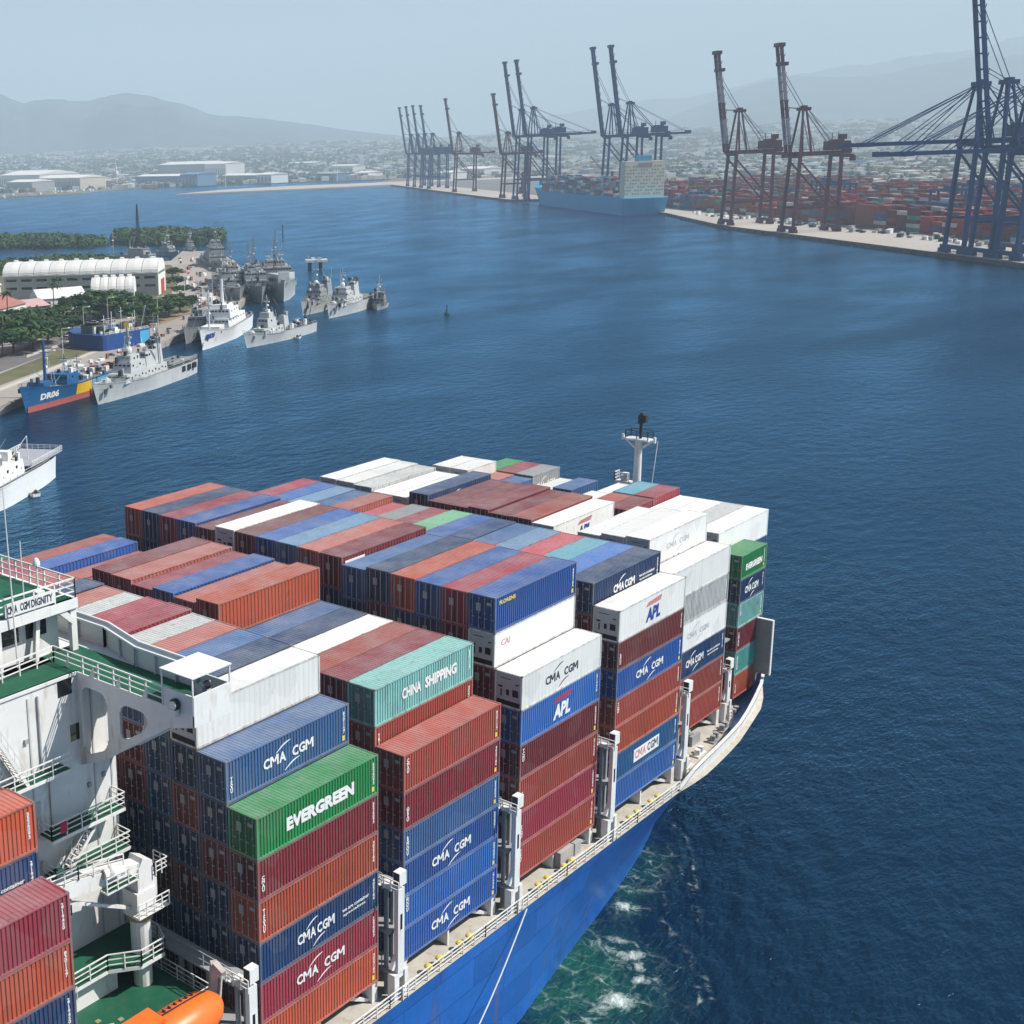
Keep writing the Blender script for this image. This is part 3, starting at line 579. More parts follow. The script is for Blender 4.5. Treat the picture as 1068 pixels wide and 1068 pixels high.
def castings(L, H):
    b = MB()
    for x in (-0.006, L-0.172):
        for y in (-0.006, CW-0.156):
            for z in (-0.004, H-0.112): b.box(x, x+0.178, y, y+0.162, z, z+0.118)
    return b
def doors(L, H):
    b = MB()
    for y0, y1 in ((0.15, 1.21), (1.228, CW-0.15)):
        pr = corr(4, 0, 0.03, y0, y1); vs = [(0.05+d, y, z) for y, d in pr for z in (0.18, H-0.12)]
        b.add(vs, [(2*i, 2*i+1, 2*i+3, 2*i+2) for i in range(len(pr)-1)])
    return b
def rods(H):
    b = MB()
    for y in (0.36, 0.95, 1.49, 2.08):
        b.cyl((0.02, y, 0.12), (0.02, y, H-0.08), 0.022, n=5)
        for z in (0.3, H*0.5, H-0.3): b.box(-0.01, 0.05, y-0.06, y+0.06, z-0.04, z+0.04)
        b.box(-0.015, 0.03, y-0.22, y+0.02, 1.02, 1.07)
    b.box(0.02, 0.045, 1.35, 1.75, 1.55, 2.2); b.box(0.02, 0.045, 0.35, 0.8, H-0.75, H-0.5)
    return b
def cooler(H):
    b = MB(); b.box(0.03, 0.12, 0.15, CW-0.15, 0.18, H-0.12); return b
def cooler_parts(H):
    b = MB(); b.box(0.0, 0.035, 0.35, 0.85, H*0.36, H*0.55); b.box(0.0, 0.035, 1.15, 1.4, H*0.36, H*0.52); b.box(0.0, 0.035, 0.2, CW-0.2, 0.2, H*0.2)
    b.box(0.0, 0.033, 1.75, 2.1, H*0.55, H*0.6); b.box(0, .033, .3, .6, H*.7, H*.73); b.box(0, .033, 1.0, 1.9, H*.82, H*.835); b.box(0, .033, 1.8, 1.9, H*.3, H*.5); return b
CACHE = {}
def cm(key, fn, mats, smooth=False):
    if key not in CACHE:
        me = fn().mesh('container_' + str(key[0])); [me.materials.append(q) for q in mats]; CACHE[key] = me
    return CACHE[key]
GREY_END = mat('reefer_end_panel', (0.42, 0.43, 0.45), 0.5, var=0.12)
CAST = mat('corner_casting', (0.20, 0.17, 0.16), 0.6, var=0.3)

ORD = ['top tier', 'second tier down', 'third tier down', 'fourth tier down', 'fifth tier down', 'sixth tier down', 'seventh tier down', 'eighth tier down']
ROWN = ['outermost right', 'second', 'third', 'fourth', 'fifth', 'sixth', 'seventh', 'eighth', 'ninth', 'tenth', 'eleventh', 'twelfth', 'thirteenth', 'fourteenth', 'fifteenth', 'sixteenth', 'seventeenth', 'outermost left']
BAYN = {-1: 'bay behind the bridge', 0: 'first bay ahead of bridge', 1: 'second bay ahead of bridge', 2: 'third bay ahead of bridge', 3: 'fourth bay ahead of bridge',
        4: 'fifth bay ahead of bridge', 5: 'foremost bay'}
NCONT = [0]
def logo(parent, kind, H, L=L40):
    c = L/2; mb = MB(); y = 0.012; m = LTR_W; extra = None
    def swoosh(x0, z0, w, up=1, mi=0, mbx=None):
        mbx = mbx or mb; n = 8; P_ = []
        for i in range(n+1):
            t = i/n; xx = x0+w*t; zz = z0+up*(0.55*math.sin(t*1.35)); th = 0.02+0.11*math.sin(math.pi*min(1, t*0.9+0.08))
            P_.append((xx, zz, th))
        for a, c2 in zip(P_, P_[1:]):
            mbx.add([(a[0],y,a[1]),(c2[0],y,c2[1]),(c2[0],y,c2[1]+c2[2]),(a[0],y,a[1]+a[2])], [(0,1,2,3)], mi)
    if kind in ('cma', 'cma_small', 'cma_white', 'cma_faint'):
        m = LTR_W if kind in ('cma', 'cma_small') else (LTR_K if kind == 'cma_white' else LTR_G)
        wd, ht = (4.5, 0.72) if kind != 'cma_small' else (3.7, 0.75)
        if kind == 'cma_faint': wd, ht = 4.2, 0.6
        if L < 7: wd *= 0.85
        x0 = c-wd/2-(0.2 if kind != 'cma_small' or L < 7 else 0.6); z0 = H/2-ht/2-0.05
        if kind == 'cma_small': brand_line(mb, x0, y, z0, wd, ht, gap=0.02)
        else:
            brand_line(mb, x0-.15, y, z0, wd*1.08, ht)
        swoosh(x0+wd*0.24, z0+ht+0.05, wd*0.32); swoosh(x0+wd*0.42, z0-0.72, wd*0.34)
        if kind == 'cma_small' and L > 7:
            mb.build('lettering', [m, m], parent); mb = MB(); letters(mb, 'we are container', x0+wd+0.9, y, z0+0.35, 2.9, 0.26, bold=0.02); letters(mb, 'specialists', x0+wd+1.0, y, z0-0.05, 2.4, 0.26, bold=0.02)
    elif kind == 'ever': letters(mb, 'EVERGREEN', c-3.3 if L > 7 else c-1.9, y, H/2-0.5, 6.8 if L > 7 else 3.9, 0.95 if L > 7 else 0.7, bold=0.06)
    elif kind == 'apl': letters(mb, 'APL', c-1.3, y, H*0.18, 2.6, 1.25, bold=0.05, slant=0.15); extra = LTR_R
    elif kind == 'apl_white': letters(mb, 'APL', c-1.3, y, H*0.18, 2.6, 1.25, bold=0.05, slant=0.15); m = LTR_B; extra = LTR_R
    elif kind == 'china': letters(mb, 'CHINA', c-2.9, y, H/2-0.35, 2.3, 0.85, bold=0.04); mb.build('lettering', [m, m], parent); mb = MB(); letters(mb, 'SHIPPING', c-0.1, y, H/2-0.35, 4.0, 0.9, bold=0.05)
    elif kind == 'cai': letters(mb, 'CAI', 1.0, y, H*0.55, 1.2, 0.55); m = mat('pink_lettering', (0.7, 0.35, 0.35), 0.5)
    elif kind == 'yellow': letters(mb, 'FLORENS', 0.6, y, H*0.76, 2.3, 0.34, bold=0.04); m = YEL
    elif kind == 'board':
        mb.box(c-2.3, c+2.4, 0.008, 0.02, H*0.25, H*0.72); mb.build('sign_panel', LTR_W, parent)
        y = 0.004; mb = MB(); brand_line(mb, c-2.1, y, H*0.34, 4.2, 0.8, gap=.04, mi=0, mi2=1)
        mb.build('lettering', [mat('pale_red_lettering', (0.65, 0.2, 0.2), 0.5), LTR_K], parent); return
    elif kind == 'patch': mb.box(0.5, 3.2, 0.008, 0.02, H*0.25, H*0.85)
    if extra:
        for i in range(5): mb.add([(c-1.4+i*0.1, y, H*0.18+1.45+i*0.08), (c+1.2+i*0.1, y, H*0.18+1.5+i*0.10), (c+1.4, y, H*0.18+1.56+i*0.1), (c-1.3+i*.1, y, H*0.18+1.5+i*0.08)], [(0,1,2,3)], 1)
    if mb.v: mb.build('lettering', [m, extra or m], parent)
def side_marks(parent, H, L, r):
    mb = MB(); letters(mb, r.choice(['TRITON', 'TEXU', 'GESU', 'TCNU', 'CMAU', 'BMOU']), 0.35, 0.012, H*0.22 if r.random() < .6 else H*0.5, 0.30, H*0.58 if r.random() < .5 else H*0.38, vertical=True, bold=0.04)
    mb.build('side_code', LTR_W, parent)
def end_marks(parent, H, L, r):
    mb = MB(); letters(mb, r.choice(['4023186', '2719450', '8301127', '5526093']), L-0.62, 0.012, H*0.3, 0.2, H*0.55, vertical=True, bold=0.03)
    if r.random() < .5: mb.box(L-0.7, L-0.45, 0.008, 0.02, H*0.12, H*0.24, 1)
    mb.build('number_code', [LTR_W, YEL], parent)
rr_ = random.Random(11)
def container(bay, row, u, z, H, col, tier, L=L40, mark=None, near=False, half=''):
    NCONT[0] += 1
    reefer = col == 'white' or mark in ('apl_white', 'cma_white', 'cai', 'cma_faint')
    cname = col.replace('_', ' ')
    lab = f"{cname} container, {ORD[tier]}, {ROWN[row]} row{' from right' if 0 < row < 17 else ''}, {half}{BAYN[bay]}"
    H_ = 'hc' if H > 2.7 else 'std'; k = (L > 7, H_, reefer)
    color = CC[col]; loc = (u, row*W+0.04, z+ZS)
    gp = 'containers stacked on the ship deck'
    if not near:
        def mk():
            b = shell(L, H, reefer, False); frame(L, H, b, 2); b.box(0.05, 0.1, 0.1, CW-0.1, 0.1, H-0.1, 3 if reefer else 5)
            if not reefer:
                for y in (0.36, 0.95, 1.49, 2.08): b.box(0.0, 0.045, y-0.03, y+0.03, 0.15, H-0.12, 6)
                b.box(0.03, 0.048, 1.19, 1.25, 0.15, H-0.12, 4); b.box(0.03, 0.048, 1.35, 1.75, 1.5, 2.1, 6)
            if reefer: q = cooler_parts(H); b.add(q.v, q.f, 4)
            return b
        me = cm(('far',)+k, mk, (P_WSIDE if reefer else P_SIDE, P_WROOF if reefer else P_ROOF, P_RAIL, GREY_END, BLACK, P_DOOR_SHADE, STEEL))
        o = obj('shipping_container', me, None, lab, 'container', gp, loc=loc, color=color)
        if mark: logo(o, mark, H, L)
        return o
    o = thing('shipping_container', lab, 'container', gp, loc); o.color = (*color, 1)
    obj('walls', cm(('walls',)+k, lambda: shell(L, H, reefer), (P_WSIDE, P_WROOF) if reefer else (P_SIDE, P_ROOF)), o, color=color)
    obj('frame', cm(('frame',)+k, lambda: frame(L, H), (P_RAIL,)), o, color=color)
    obj('corner_castings', cm(('castings',)+k, lambda: castings(L, H), (CAST,)), o)
    if reefer:
        q = obj('cooling_unit', cm(('cooler',)+k, lambda: cooler(H), (GREY_END,)), o); obj('vent_openings', cm(('vents',)+k, lambda: cooler_parts(H), (BLACK,)), q)
    else:
        q = obj('door', cm(('door',)+k, lambda: doors(L, H), (P_DOOR_SHADE,)), o, color=color); obj('lock_rods', cm(('rods',)+k, lambda: rods(H), (STEEL,)), q)
    if mark: logo(o, mark, H, L)
    if row < 2 and not reefer:
        if not mark or rr_.random() < .3: side_marks(o, H, L, rr_)
        end_marks(o, H, L, rr_)
    return o
FILL = ['maroon', 'navy', 'navy', 'deep_blue', 'brown', 'navy', 'brown', 'navy', 'maroon', 'deep_blue']
def stack(bay, row, top, tiers, u=None, L=L40, fill=0, near=None, half=''):
    """tiers from the top down: (colour, height, mark); more hidden ones below if fill"""
    u = bay*PB if u is None else u; z = top
    tiers = list(tiers) + [(rr_.choice(FILL), HC, None) for _ in range(fill)]
    for i, t in enumerate(tiers):
        col, H, mark = (t + (None,)*3)[:3] if isinstance(t, tuple) else (t, HC, None)
        H = H or HC; z -= H+0.012
        if z < -0.3: break
        nr = near if near is not None else (row < 2 and bay < 5) or (bay == 0 and row < 6)
        container(bay, row, u, z, H, col, i, L, mark, nr, half)

# outermost stacks, all tiers, read from the photograph
stack(0, 0, 17.45, [('green', HC, 'ever'), 'maroon', 'orange', ('navy', HC, 'cma_small'), ('crimson', HC, 'cma'), 'orange'])
stack(0, 1, 20.45, [('slate_blue', HC, 'cma'), 'navy', 'maroon', 'navy', 'navy', 'maroon', 'navy'])
stack(0, 2, 23.4, ['white', 'navy', 'rust_red', 'navy', 'brown', 'navy', 'maroon', 'brown'])
stack(1, 0, 16.25, [('rust_red', HC), ('maroon', HC), ('slate_blue', ST), ('blue', ST, 'cma'), ('bright_blue', ST), ('blue', ST, 'cma')])
stack(1, 1, 20.5, [('sea_green', HC, 'china'), 'rust_red', 'navy', 'maroon', 'navy', 'brown', 'navy'])
stack(2, 0, 17.45, [('white', HC, 'cma_white'), ('bright_blue', HC, 'apl'), 'maroon', 'rust_red', 'crimson', 'rust_red'])
stack(2, 1, 23.25, [('blue', HC, 'yellow'), ('white', HC, 'cai'), 'maroon', 'navy', 'maroon', 'navy', 'brown', 'navy'])
stack(3, 0, 18.65, [('white', HC, 'apl_white'), ('brown', ST), ('blue', ST, 'cma'), ('rust_red', ST), ('orange', ST), ('deep_blue', ST, 'board'), ('bright_blue', ST)])
stack(3, 1, 20.6, [('navy', HC, 'cma_small'), 'maroon', 'navy', 'rust_red', 'navy', 'maroon', 'navy'])
stack(4, 1, 17.65, [('white', HC), ('light_grey', HC), ('white', HC, 'cma_faint'), ('navy', HC, 'cma_small'), ('rust_red', HC), ('rust_red', HC)], near=True)
stack(5, 1, 15.75, [('green', ST, 'ever'), ('navy', ST, 'cma_small'), ('sea_green', ST), ('maroon', ST), ('teal', ST), ('orange', ST)], L=L20, near=True, half='rear half of ')
# first bay, rows inboard
z0 = 23.5
for r_, c_, z_ in [(3,'navy',0),(4,'slate_blue',.05),(5,'salmon',.1),(6,'light_grey',.1),(7,'crimson',.4),(8,'crimson',.3),(9,'light_grey',.15),(10,'salmon',.15),(11,'navy',.3),(12,'rust_red',.1),(13,'salmon',0),(14,'crimson',0),(15,'crimson',0),(16,'green',.1),(17,'salmon',0)]:
    stack(0, r_, z0+z_, [c_], fill=7 if r_ < 5 else (3 if r_ < 7 else 1))
for r_, c_, z_ in [(2,'maroon',20.5),(3,'rust_red',20.5),(4,'white',20.5),(5,'navy',20.55),(6,'slate_blue',20.55),(7,'orange',23.45),(8,'salmon',23.0),(9,'blue',23.25),(10,'crimson',23.0),(11,'salmon',23.35),(12,'maroon',23.4),(13,'crimson',20.5),(14,'crimson',20.5),(15,'salmon',20.6),(16,'blue',21.5),(17,'rust_red',21.4)]:
    stack(1, r_, z_, [c_], fill=2)
for r_, c_, z_ in [(2,'crimson',23.2),(3,'blue',23.2),(4,'orange',23.25),(5,'navy',23.3),(6,'slate_blue',23.0),(7,'maroon',23.6),(8,'salmon',23.65),(9,'pale_blue',23.7),(10,'blue',23.7),(11,'brown',23.7),(12,'white',23.75),(13,'brown',23.3),(14,'blue',23.55),(15,'crimson',23.55),(16,'navy',23.6),(17,'orange',23.6)]:
    stack(2, r_, z_, [(c_, HC, 'patch' if r_ == 7 else None)], fill=2 if r_ < 12 else 4)
for r_, c_, z_ in [(2,'bright_blue',20.6),(3,'turquoise_blue',20.6),(4,'coral',20.6),(5,'pale_blue',20.65),(6,'slate_blue',20.65),(7,'navy',20.75),(8,'blue',20.75),(9,'pale_green',20.75),(10,'crimson',20.6),(11,'grey',20.55),(12,'coral',20.3),(13,'salmon',21.05),(14,'slate_blue',20.9),(15,'pale_blue',21.0),(16,'bright_blue',21.05),(17,'crimson',21.1)]:
    stack(3, r_, z_, [c_], fill=1)
for r_, c_, z_, mk in [(2,'white',20.5,'cma_faint'),(3,'white',20.3,None),(4,'white',20.0,None),(5,'white',17.4,None),(6,'white',20.05,'apl_white'),(7,'rust_red',20.3,None),(8,'maroon',20.25,None),(9,'maroon',20.5,None),(10,'maroon',20.3,None),(11,'maroon',20.3,None),(12,'navy',20.9,'cma'),(13,'white',20.15,None),(14,'white',20.15,None),(15,'light_grey',20.55,None),(16,'white',20.7,None),(17,'white',20.75,None)]:
    stack(4, r_, z_, [(c_, HC, mk)], fill=2 if r_ in (2, 3) else 1)
for r_, c_ in [(2,'white'),(3,'light_grey'),(4,'white'),(5,'white')]:
    stack(5, r_, 17.7, [c_], fill=5 if r_ == 2 else 1)
for r_, c1, z1, c2, z2 in [(6,'maroon',18.5,'crimson',18.6),(7,'rust_red',18.5,'turquoise_blue',18.6),(8,'white',18.3,'white',18.0),(10,'slate_blue',17.6,'slate_blue',17.9),(11,'light_grey',17.6,'white',17.5),(12,'slate_blue',18.6,'grey',18.85),(13,'salmon',18.7,'crimson',18.85),(14,'white',20.0,'green',18.9),(15,'white',20.0,'light_grey',18.3)]:
    stack(5, r_, z1, [c1], L=L20, fill=1, half='rear half of '); stack(5, r_, z2, [(c2, HC, 'cma' if r_ == 12 else None)], u=5*PB+6.13, L=L20, fill=1, half='front half of ')
# stacks behind the deck house
stack(-1, 0, 19.1, ['crimson', 'orange', 'navy', 'maroon'], u=-27.0, near=True); stack(-1, 1, 23.55, [('orange', HC), ('navy', HC, 'cma_small'), 'maroon', 'navy'], u=-27.0, near=True)
stack(-1, 2, 23.4, ['maroon', 'navy'], u=-27.0, near=True)

# ------------------------------------------------------------------ water
def water_mat(name, near, bumpamt):
    m = bpy.data.materials.new(name); m.use_nodes = True; n = m.node_tree; L = n.links; b = n.nodes['Principled BSDF']
    b.inputs['Base Color'].default_value = (*near, 1); b.inputs['Roughness'].default_value = 0.12; b.inputs['IOR'].default_value = 1.2; b.inputs['Specular IOR Level'].default_value = 0.5
    tc = n.nodes.new('ShaderNodeTexCoord'); prev = None
    def nz(scale, det, st=(1,1,1), rot=0.0):
        mp = n.nodes.new('ShaderNodeMapping'); mp.inputs['Scale'].default_value = st; mp.inputs['Rotation'].default_value = (0, 0, rot)
        q = n.nodes.new('ShaderNodeTexNoise'); q.inputs['Scale'].default_value = scale; q.inputs['Detail'].default_value = det
        L.new(tc.outputs['Object'], mp.inputs[0]); L.new(mp.outputs[0], q.inputs['Vector']); return q.outputs['Fac']
    h = None
    for sc_, det, st, rot, amp in ((0.9, 4, (1, 2.2, 1), -0.8, 0.55), (0.22, 4, (1, 1.8, 1), -0.5, 1.5), (0.03, 3, (1, 1, 1), 0.3, 1.0)):
        mu_ = n.nodes.new('ShaderNodeMath'); mu_.operation = 'MULTIPLY'; L.new(nz(sc_, det, st, rot), mu_.inputs[0])
        gu = n.nodes.new('ShaderNodeMapRange'); gu.inputs[1].default_value = 0.35; gu.inputs[2].default_value = 0.65; gu.inputs[3].default_value = amp*(0.35 if sc_ > .5 else .7); gu.inputs[4].default_value = amp*(1.5 if sc_ > .5 else 1.2)
        L.new(nz(0.018, 4, (1, 2.0, 1), -0.6), gu.inputs[0]); L.new(gu.outputs[0], mu_.inputs[1])
        if h is None: h = mu_.outputs[0]
        else:
            a = n.nodes.new('ShaderNodeMath'); L.new(h, a.inputs[0]); L.new(mu_.outputs[0], a.inputs[1]); h = a.outputs[0]
    bp = n.nodes.new('ShaderNodeBump'); bp.inputs['Strength'].default_value = bumpamt; bp.inputs['Distance'].default_value = 0.5
    L.new(h, bp.inputs['Height']); L.new(bp.outputs[0], b.inputs['Normal'])
    # wind lanes: slightly rougher and smoother bands far out
    rg = n.nodes.new('ShaderNodeMapRange'); rg.inputs[1].default_value = 0.4; rg.inputs[2].default_value = 0.62; rg.inputs[3].default_value = 0.13; rg.inputs[4].default_value = 0.21
    L.new(nz(0.004, 4, (1, 3.5, 1), -0.78), rg.inputs[0]); L.new(rg.outputs[0], b.inputs['Roughness'])
    cr_ = n.nodes.new('ShaderNodeMix'); cr_.data_type = 'RGBA'; L.new(nz(0.006, 5, (1, 2, 1), -0.3), cr_.inputs[0])
    cr_.inputs[6].default_value = (near[0]*0.7, near[1]*0.8, near[2]*0.85, 1); cr_.inputs[7].default_value = (near[0]*1.4, near[1]*1.25, near[2]*1.2, 1)
    L.new(cr_.outputs[2], b.inputs['Base Color'])
    b.inputs['Specular IOR Level'].default_value = 0.0
    gl = n.nodes.new('ShaderNodeBsdfGlossy'); gl.inputs['Color'].default_value = (0.31, 0.66, 1.0, 1); fr_ = n.nodes.new('ShaderNodeFresnel'); fr_.inputs['IOR'].default_value = 1.29
    gr = n.nodes.new('ShaderNodeMath'); gr.operation = 'ADD'; gr.inputs[1].default_value = 0.0; L.new(rg.outputs[0], gr.inputs[0]); L.new(gr.outputs[0], gl.inputs['Roughness']); L.new(bp.outputs[0], gl.inputs['Normal']); L.new(bp.outputs[0], fr_.inputs['Normal'])
    gf = n.nodes.new('ShaderNodeMath'); gf.operation = 'MULTIPLY'; gf.inputs[1].default_value = 1.0; L.new(fr_.outputs[0], gf.inputs[0])
    ms = n.nodes.new('ShaderNodeMixShader'); L.new(gf.outputs[0], ms.inputs[0]); L.new(b.outputs[0], ms.inputs[1]); L.new(gl.outputs[0], ms.inputs[2]); L.new(ms.outputs[0], n.nodes['Material Output'].inputs['Surface'])
    m['mixname'] = cr_.name; m['gf'] = gf.name; return m
WATER = water_mat('harbour_water', (0.001, 0.013, 0.034), 1.0)
b = MB(); b.add([(-9000,-9000,0),(21000,-9000,0),(21000,21000,0),(-9000,21000,0)], [(0,1,2,3)])
b.build('water', WATER, None, kind='structure')
# churned water at the bow: real ripples with foam and green aerated water
def foam_mat():
    m = water_mat('churned_water', (0.001, 0.013, 0.034), 1.0); n = m.node_tree; L = n.links; b = n.nodes['Principled BSDF']; base = n.nodes[m['mixname']].outputs[2]
    rough0 = b.inputs['Roughness'].links[0].from_socket
    tc = n.nodes.new('ShaderNodeTexCoord'); at_ = n.nodes.new('ShaderNodeAttribute'); at_.attribute_name = 'churn'
    sp = n.nodes.new('ShaderNodeSeparateColor'); L.new(at_.outputs['Color'], sp.inputs[0])
    wn = n.nodes.new('ShaderNodeTexNoise'); wn.inputs['Scale'].default_value = 0.35; wn.inputs['Detail'].default_value = 4; L.new(tc.outputs['Object'], wn.inputs['Vector'])
    ad = n.nodes.new('ShaderNodeVectorMath'); ad.operation = 'MULTIPLY_ADD'; ad.inputs[1].default_value = (3, 3, 0); L.new(wn.outputs['Color'], ad.inputs[0]); L.new(tc.outputs['Object'], ad.inputs[2])
    def M(op, a, c=None):
        q = n.nodes.new('ShaderNodeMath'); q.operation = op
        for i, v in enumerate((a, c)):
            if v is None: continue
            if isinstance(v, (int, float)): q.inputs[i].default_value = v
            else: L.new(v, q.inputs[i])
        return q.outputs[0]
    def MR(f, a, c, v0=0.0, v1=1.0):
        r = n.nodes.new('ShaderNodeMapRange'); r.inputs[1].default_value = a; r.inputs[2].default_value = c; r.inputs[3].default_value = v0; r.inputs[4].default_value = v1; L.new(f, r.inputs[0]); return r.outputs[0]
    lace = None
    for s_, wd in ((0.30, 0.07), (0.85, 0.08)):
        vo = n.nodes.new('ShaderNodeTexVoronoi'); vo.feature = 'DISTANCE_TO_EDGE'; vo.inputs['Scale'].default_value = s_; L.new(ad.outputs[0], vo.inputs['Vector'])
        q = MR(vo.outputs['Distance'], 0.0, wd, 1.0, 0.0); lace = q if lace is None else M('MAXIMUM', lace, M('MULTIPLY', q, 0.45))
    nz = n.nodes.new('ShaderNodeTexNoise'); nz.inputs['Scale'].default_value = 0.5; nz.inputs['Detail'].default_value = 9; nz.inputs['Roughness'].default_value = 0.75; L.new(ad.outputs[0], nz.inputs['Vector'])
    nn = MR(nz.outputs['Fac'], 0.44, 0.64)
    foam = M('MULTIPLY', M('MULTIPLY', lace, nn), sp.outputs[0])
    solid = MR(M('ADD', M('MULTIPLY', sp.outputs[1], 1.0), M('MULTIPLY', nz.outputs['Fac'], 2.6)), 1.75, 2.35)
    foam = M('MINIMUM', M('MAXIMUM', M('MULTIPLY', foam, 0.85), solid), 1.0)
    g = n.nodes.new('ShaderNodeMix'); g.data_type = 'RGBA'; L.new(base, g.inputs[6]); g.inputs[7].default_value = (0.012, 0.095, 0.055, 1)
    L.new(M('MULTIPLY', sp.outputs[2], MR(nz.outputs['Fac'], 0.3, 0.7, 0.5, 1.0)), g.inputs[0])
    w_ = n.nodes.new('ShaderNodeMix'); w_.data_type = 'RGBA'; w_.inputs[7].default_value = (0.62, 0.70, 0.68, 1); L.new(foam, w_.inputs[0]); L.new(g.outputs[2], w_.inputs[6]); L.new(w_.outputs[2], b.inputs['Base Color'])
    L.new(M('SUBTRACT', 1.0, foam), n.nodes[m['gf']].inputs[1])
    rm_ = n.nodes.new('ShaderNodeMix'); L.new(foam, rm_.inputs[0]); L.new(rough0, rm_.inputs[2]); rm_.inputs[3].default_value = 0.7; L.new(rm_.outputs[0], b.inputs['Roughness'])
    return m
foams = [(at(600, 1005, 0), 7.5, (0.55, 0.02, 1.0)), (at(622, 1035, 0), 6.5, (0.65, 0.1, 1.0)), (at(580, 1045, 0), 6, (0.35, 0.0, 0.9)), (at(648, 985, 0), 2.6, (1.0, 0.55, 0.4)), (at(658, 998, 0), 3.0, (1.0, 0.70, 0.4)), (at(667, 1012, 0), 2.8, (1.0, 0.75, 0.4)), (at(670, 1026, 0), 2.4, (1.0, 0.75, 0.4)), (at(660, 1040, 0), 2.6, (1.0, 0.70, 0.4)), (at(642, 1043, 0), 3.4, (1.0, 0.85, 0.6)), (at(628, 1056, 0), 3.0, (0.9, 0.6, 0.8)), (at(612, 1066, 0), 2.6, (0.8, 0.5, 0.8)),
         (at(640, 992, 0), 2.6, (0.7, 0.42, 0.4)), (at(618, 985, 0), 2.8, (0.6, 0.35, 0.5)), (at(650, 947, 0), 2.4, (1.0, 0.80, 0.6)), (at(658, 930, 0), 2.8, (0.9, 0.45, 0.6)), (at(668, 912, 0), 3.0, (0.9, 0.5, 0.5)), (at(680, 896, 0), 3.2, (0.9, 0.42, 0.4)), (at(620, 1075, 0), 6, (0.7, 0.1, 0.7))]
arcs = [([(700,860),(716,876),(722,900),(726,930)], 0.55), ([(690,885),(706,902),(720,925),(730,960)], 0.5), ([(700,975),(716,995),(726,1020),(730,1050)], 0.5), ([(690,960),(712,985),(735,1020),(748,1066)], 0.42), ([(712,925),(722,945),(728,962)], 0.5), ([(682,900),(690,925),(694,950),(690,975)], 0.35)]
arcw = [([at(x, y, 0).xy for x, y in a], k) for a, k in arcs]
def seg_d(p, a, b_): d = b_-a; t = max(0, min(1, (p-a).dot(d)/d.length_squared)); return (p-(a+d*t)).length
gx0, gx1, gy0, gy1 = 10, 92, -46, 14
NX, NY = 492, 360; vs = []; cols = []
kc = Vector((60, 4))
for j in range(NY+1):
    for i in range(NX+1):
        x = gx0+(gx1-gx0)*i/NX; y = gy0+(gy1-gy0)*j/NY; p = Vector((x, y)); r0 = g0 = b0 = 0; dmin = 99
        for c, s_, (a, c2, d2) in foams:
            s_ *= 0.85
            q = math.exp(-((p-c.xy).length/s_)**2*1.6)
            r0 = max(r0, a*q); g0 = max(g0, c2*math.exp(-((p-c.xy).length/s_)**2*3.2)); b0 = max(b0, d2*q)
        for a, k in arcw:
            dm_ = min(seg_d(p, u, v) for u, v in zip(a, a[1:]))
            dmin = min(dmin, dm_)
            if dm_ < 1.2: q = math.exp(-(dm_/0.20)**2); r0 = max(r0, k*q*1.2); g0 = max(g0, k*q*0.72)
        edge_f = max(0, min(1, min(x-gx0, gx1-x, y-gy0)/10))
        dd = math.hypot(x-72, (y-4)*1.0); ang = math.atan2(4-y, 72-x)
        wv = 0.07*math.sin(dmin*1.9)*math.exp(-dmin/9)*min(1, dmin) if dmin < 30 else 0
        vs.append((x, y, 0.03 + edge_f*(0.10+wv+0.18*g0))); cols.append((r0*edge_f, g0*edge_f, b0*edge_f, 1))
fs = [(j*(NX+1)+i, j*(NX+1)+i+1, (j+1)*(NX+1)+i+1, (j+1)*(NX+1)+i) for j in range(NY) for i in range(NX)]
me = bpy.data.meshes.new('bow_wash'); me.from_pydata(vs, [], fs)
ca = me.color_attributes.new('churn', 'FLOAT_COLOR', 'POINT'); ca.data.foreach_set('color', [c for q in cols for c in q])
me.polygons.foreach_set('use_smooth', [True]*len(fs)); me.materials.append(foam_mat()); obj('bow_wash', me, kind='stuff')

# ------------------------------------------------------------------ near shore
CONC = mat('quay_concrete', (0.34, 0.30, 0.27), 0.9, var=0.15, scale=0.02, dirt=(0.2,0.17,0.14), dirtamt=0.5)
PALEC = mat('pale_kerb', (0.5, 0.46, 0.40), 0.9, var=0.1)
ASPH = mat('asphalt', (0.15, 0.14, 0.14), 0.9, var=0.15, scale=0.1)
GRASS = mat('dry_grass', (0.12, 0.12, 0.055), 0.95, var=0.35, scale=0.08, dirt=(0.2, 0.15, 0.09), dirtamt=0.6)
SOIL = mat('bare_soil', (0.25, 0.18, 0.12), 0.95, var=0.25, scale=0.08)
def poly(name, px, z, m, z0=None, **k):
    p = [at(x, y, z) for x, y in px]; a = sum(p[i].x*p[(i+1) % len(p)].y-p[(i+1) % len(p)].x*p[i].y for i in range(len(p)))
    if a < 0: p = p[::-1]
    b = MB()
    if z0 is None: b.add([tuple(q) for q in p], [tuple(range(len(p)))])
    else: b.prism([(q.x, q.y) for q in p][::-1], z0, z)
    return b.build(name, m, kind='structure', **k)
poly('ground', [(-160,470),(0,424),(50,404),(100,384),(150,364),(195,346),(240,326),(262,306),(262,292),(245,272),(225,262),(190,262),(178,272),(150,270),(124,269),(60,272),(-200,286)], 2.5, CONC, -3)
poly('grass_verge', [(-60,424),(0,402),(60,380),(105,362),(110,352),(60,366),(0,390),(-60,410)], 2.506, GRASS)
poly('road', [(-60,408),(0,388),(60,366),(96,350),(118,340),(112,330),(60,340),(40,356),(0,372),(-60,392)], 2.506, ASPH)
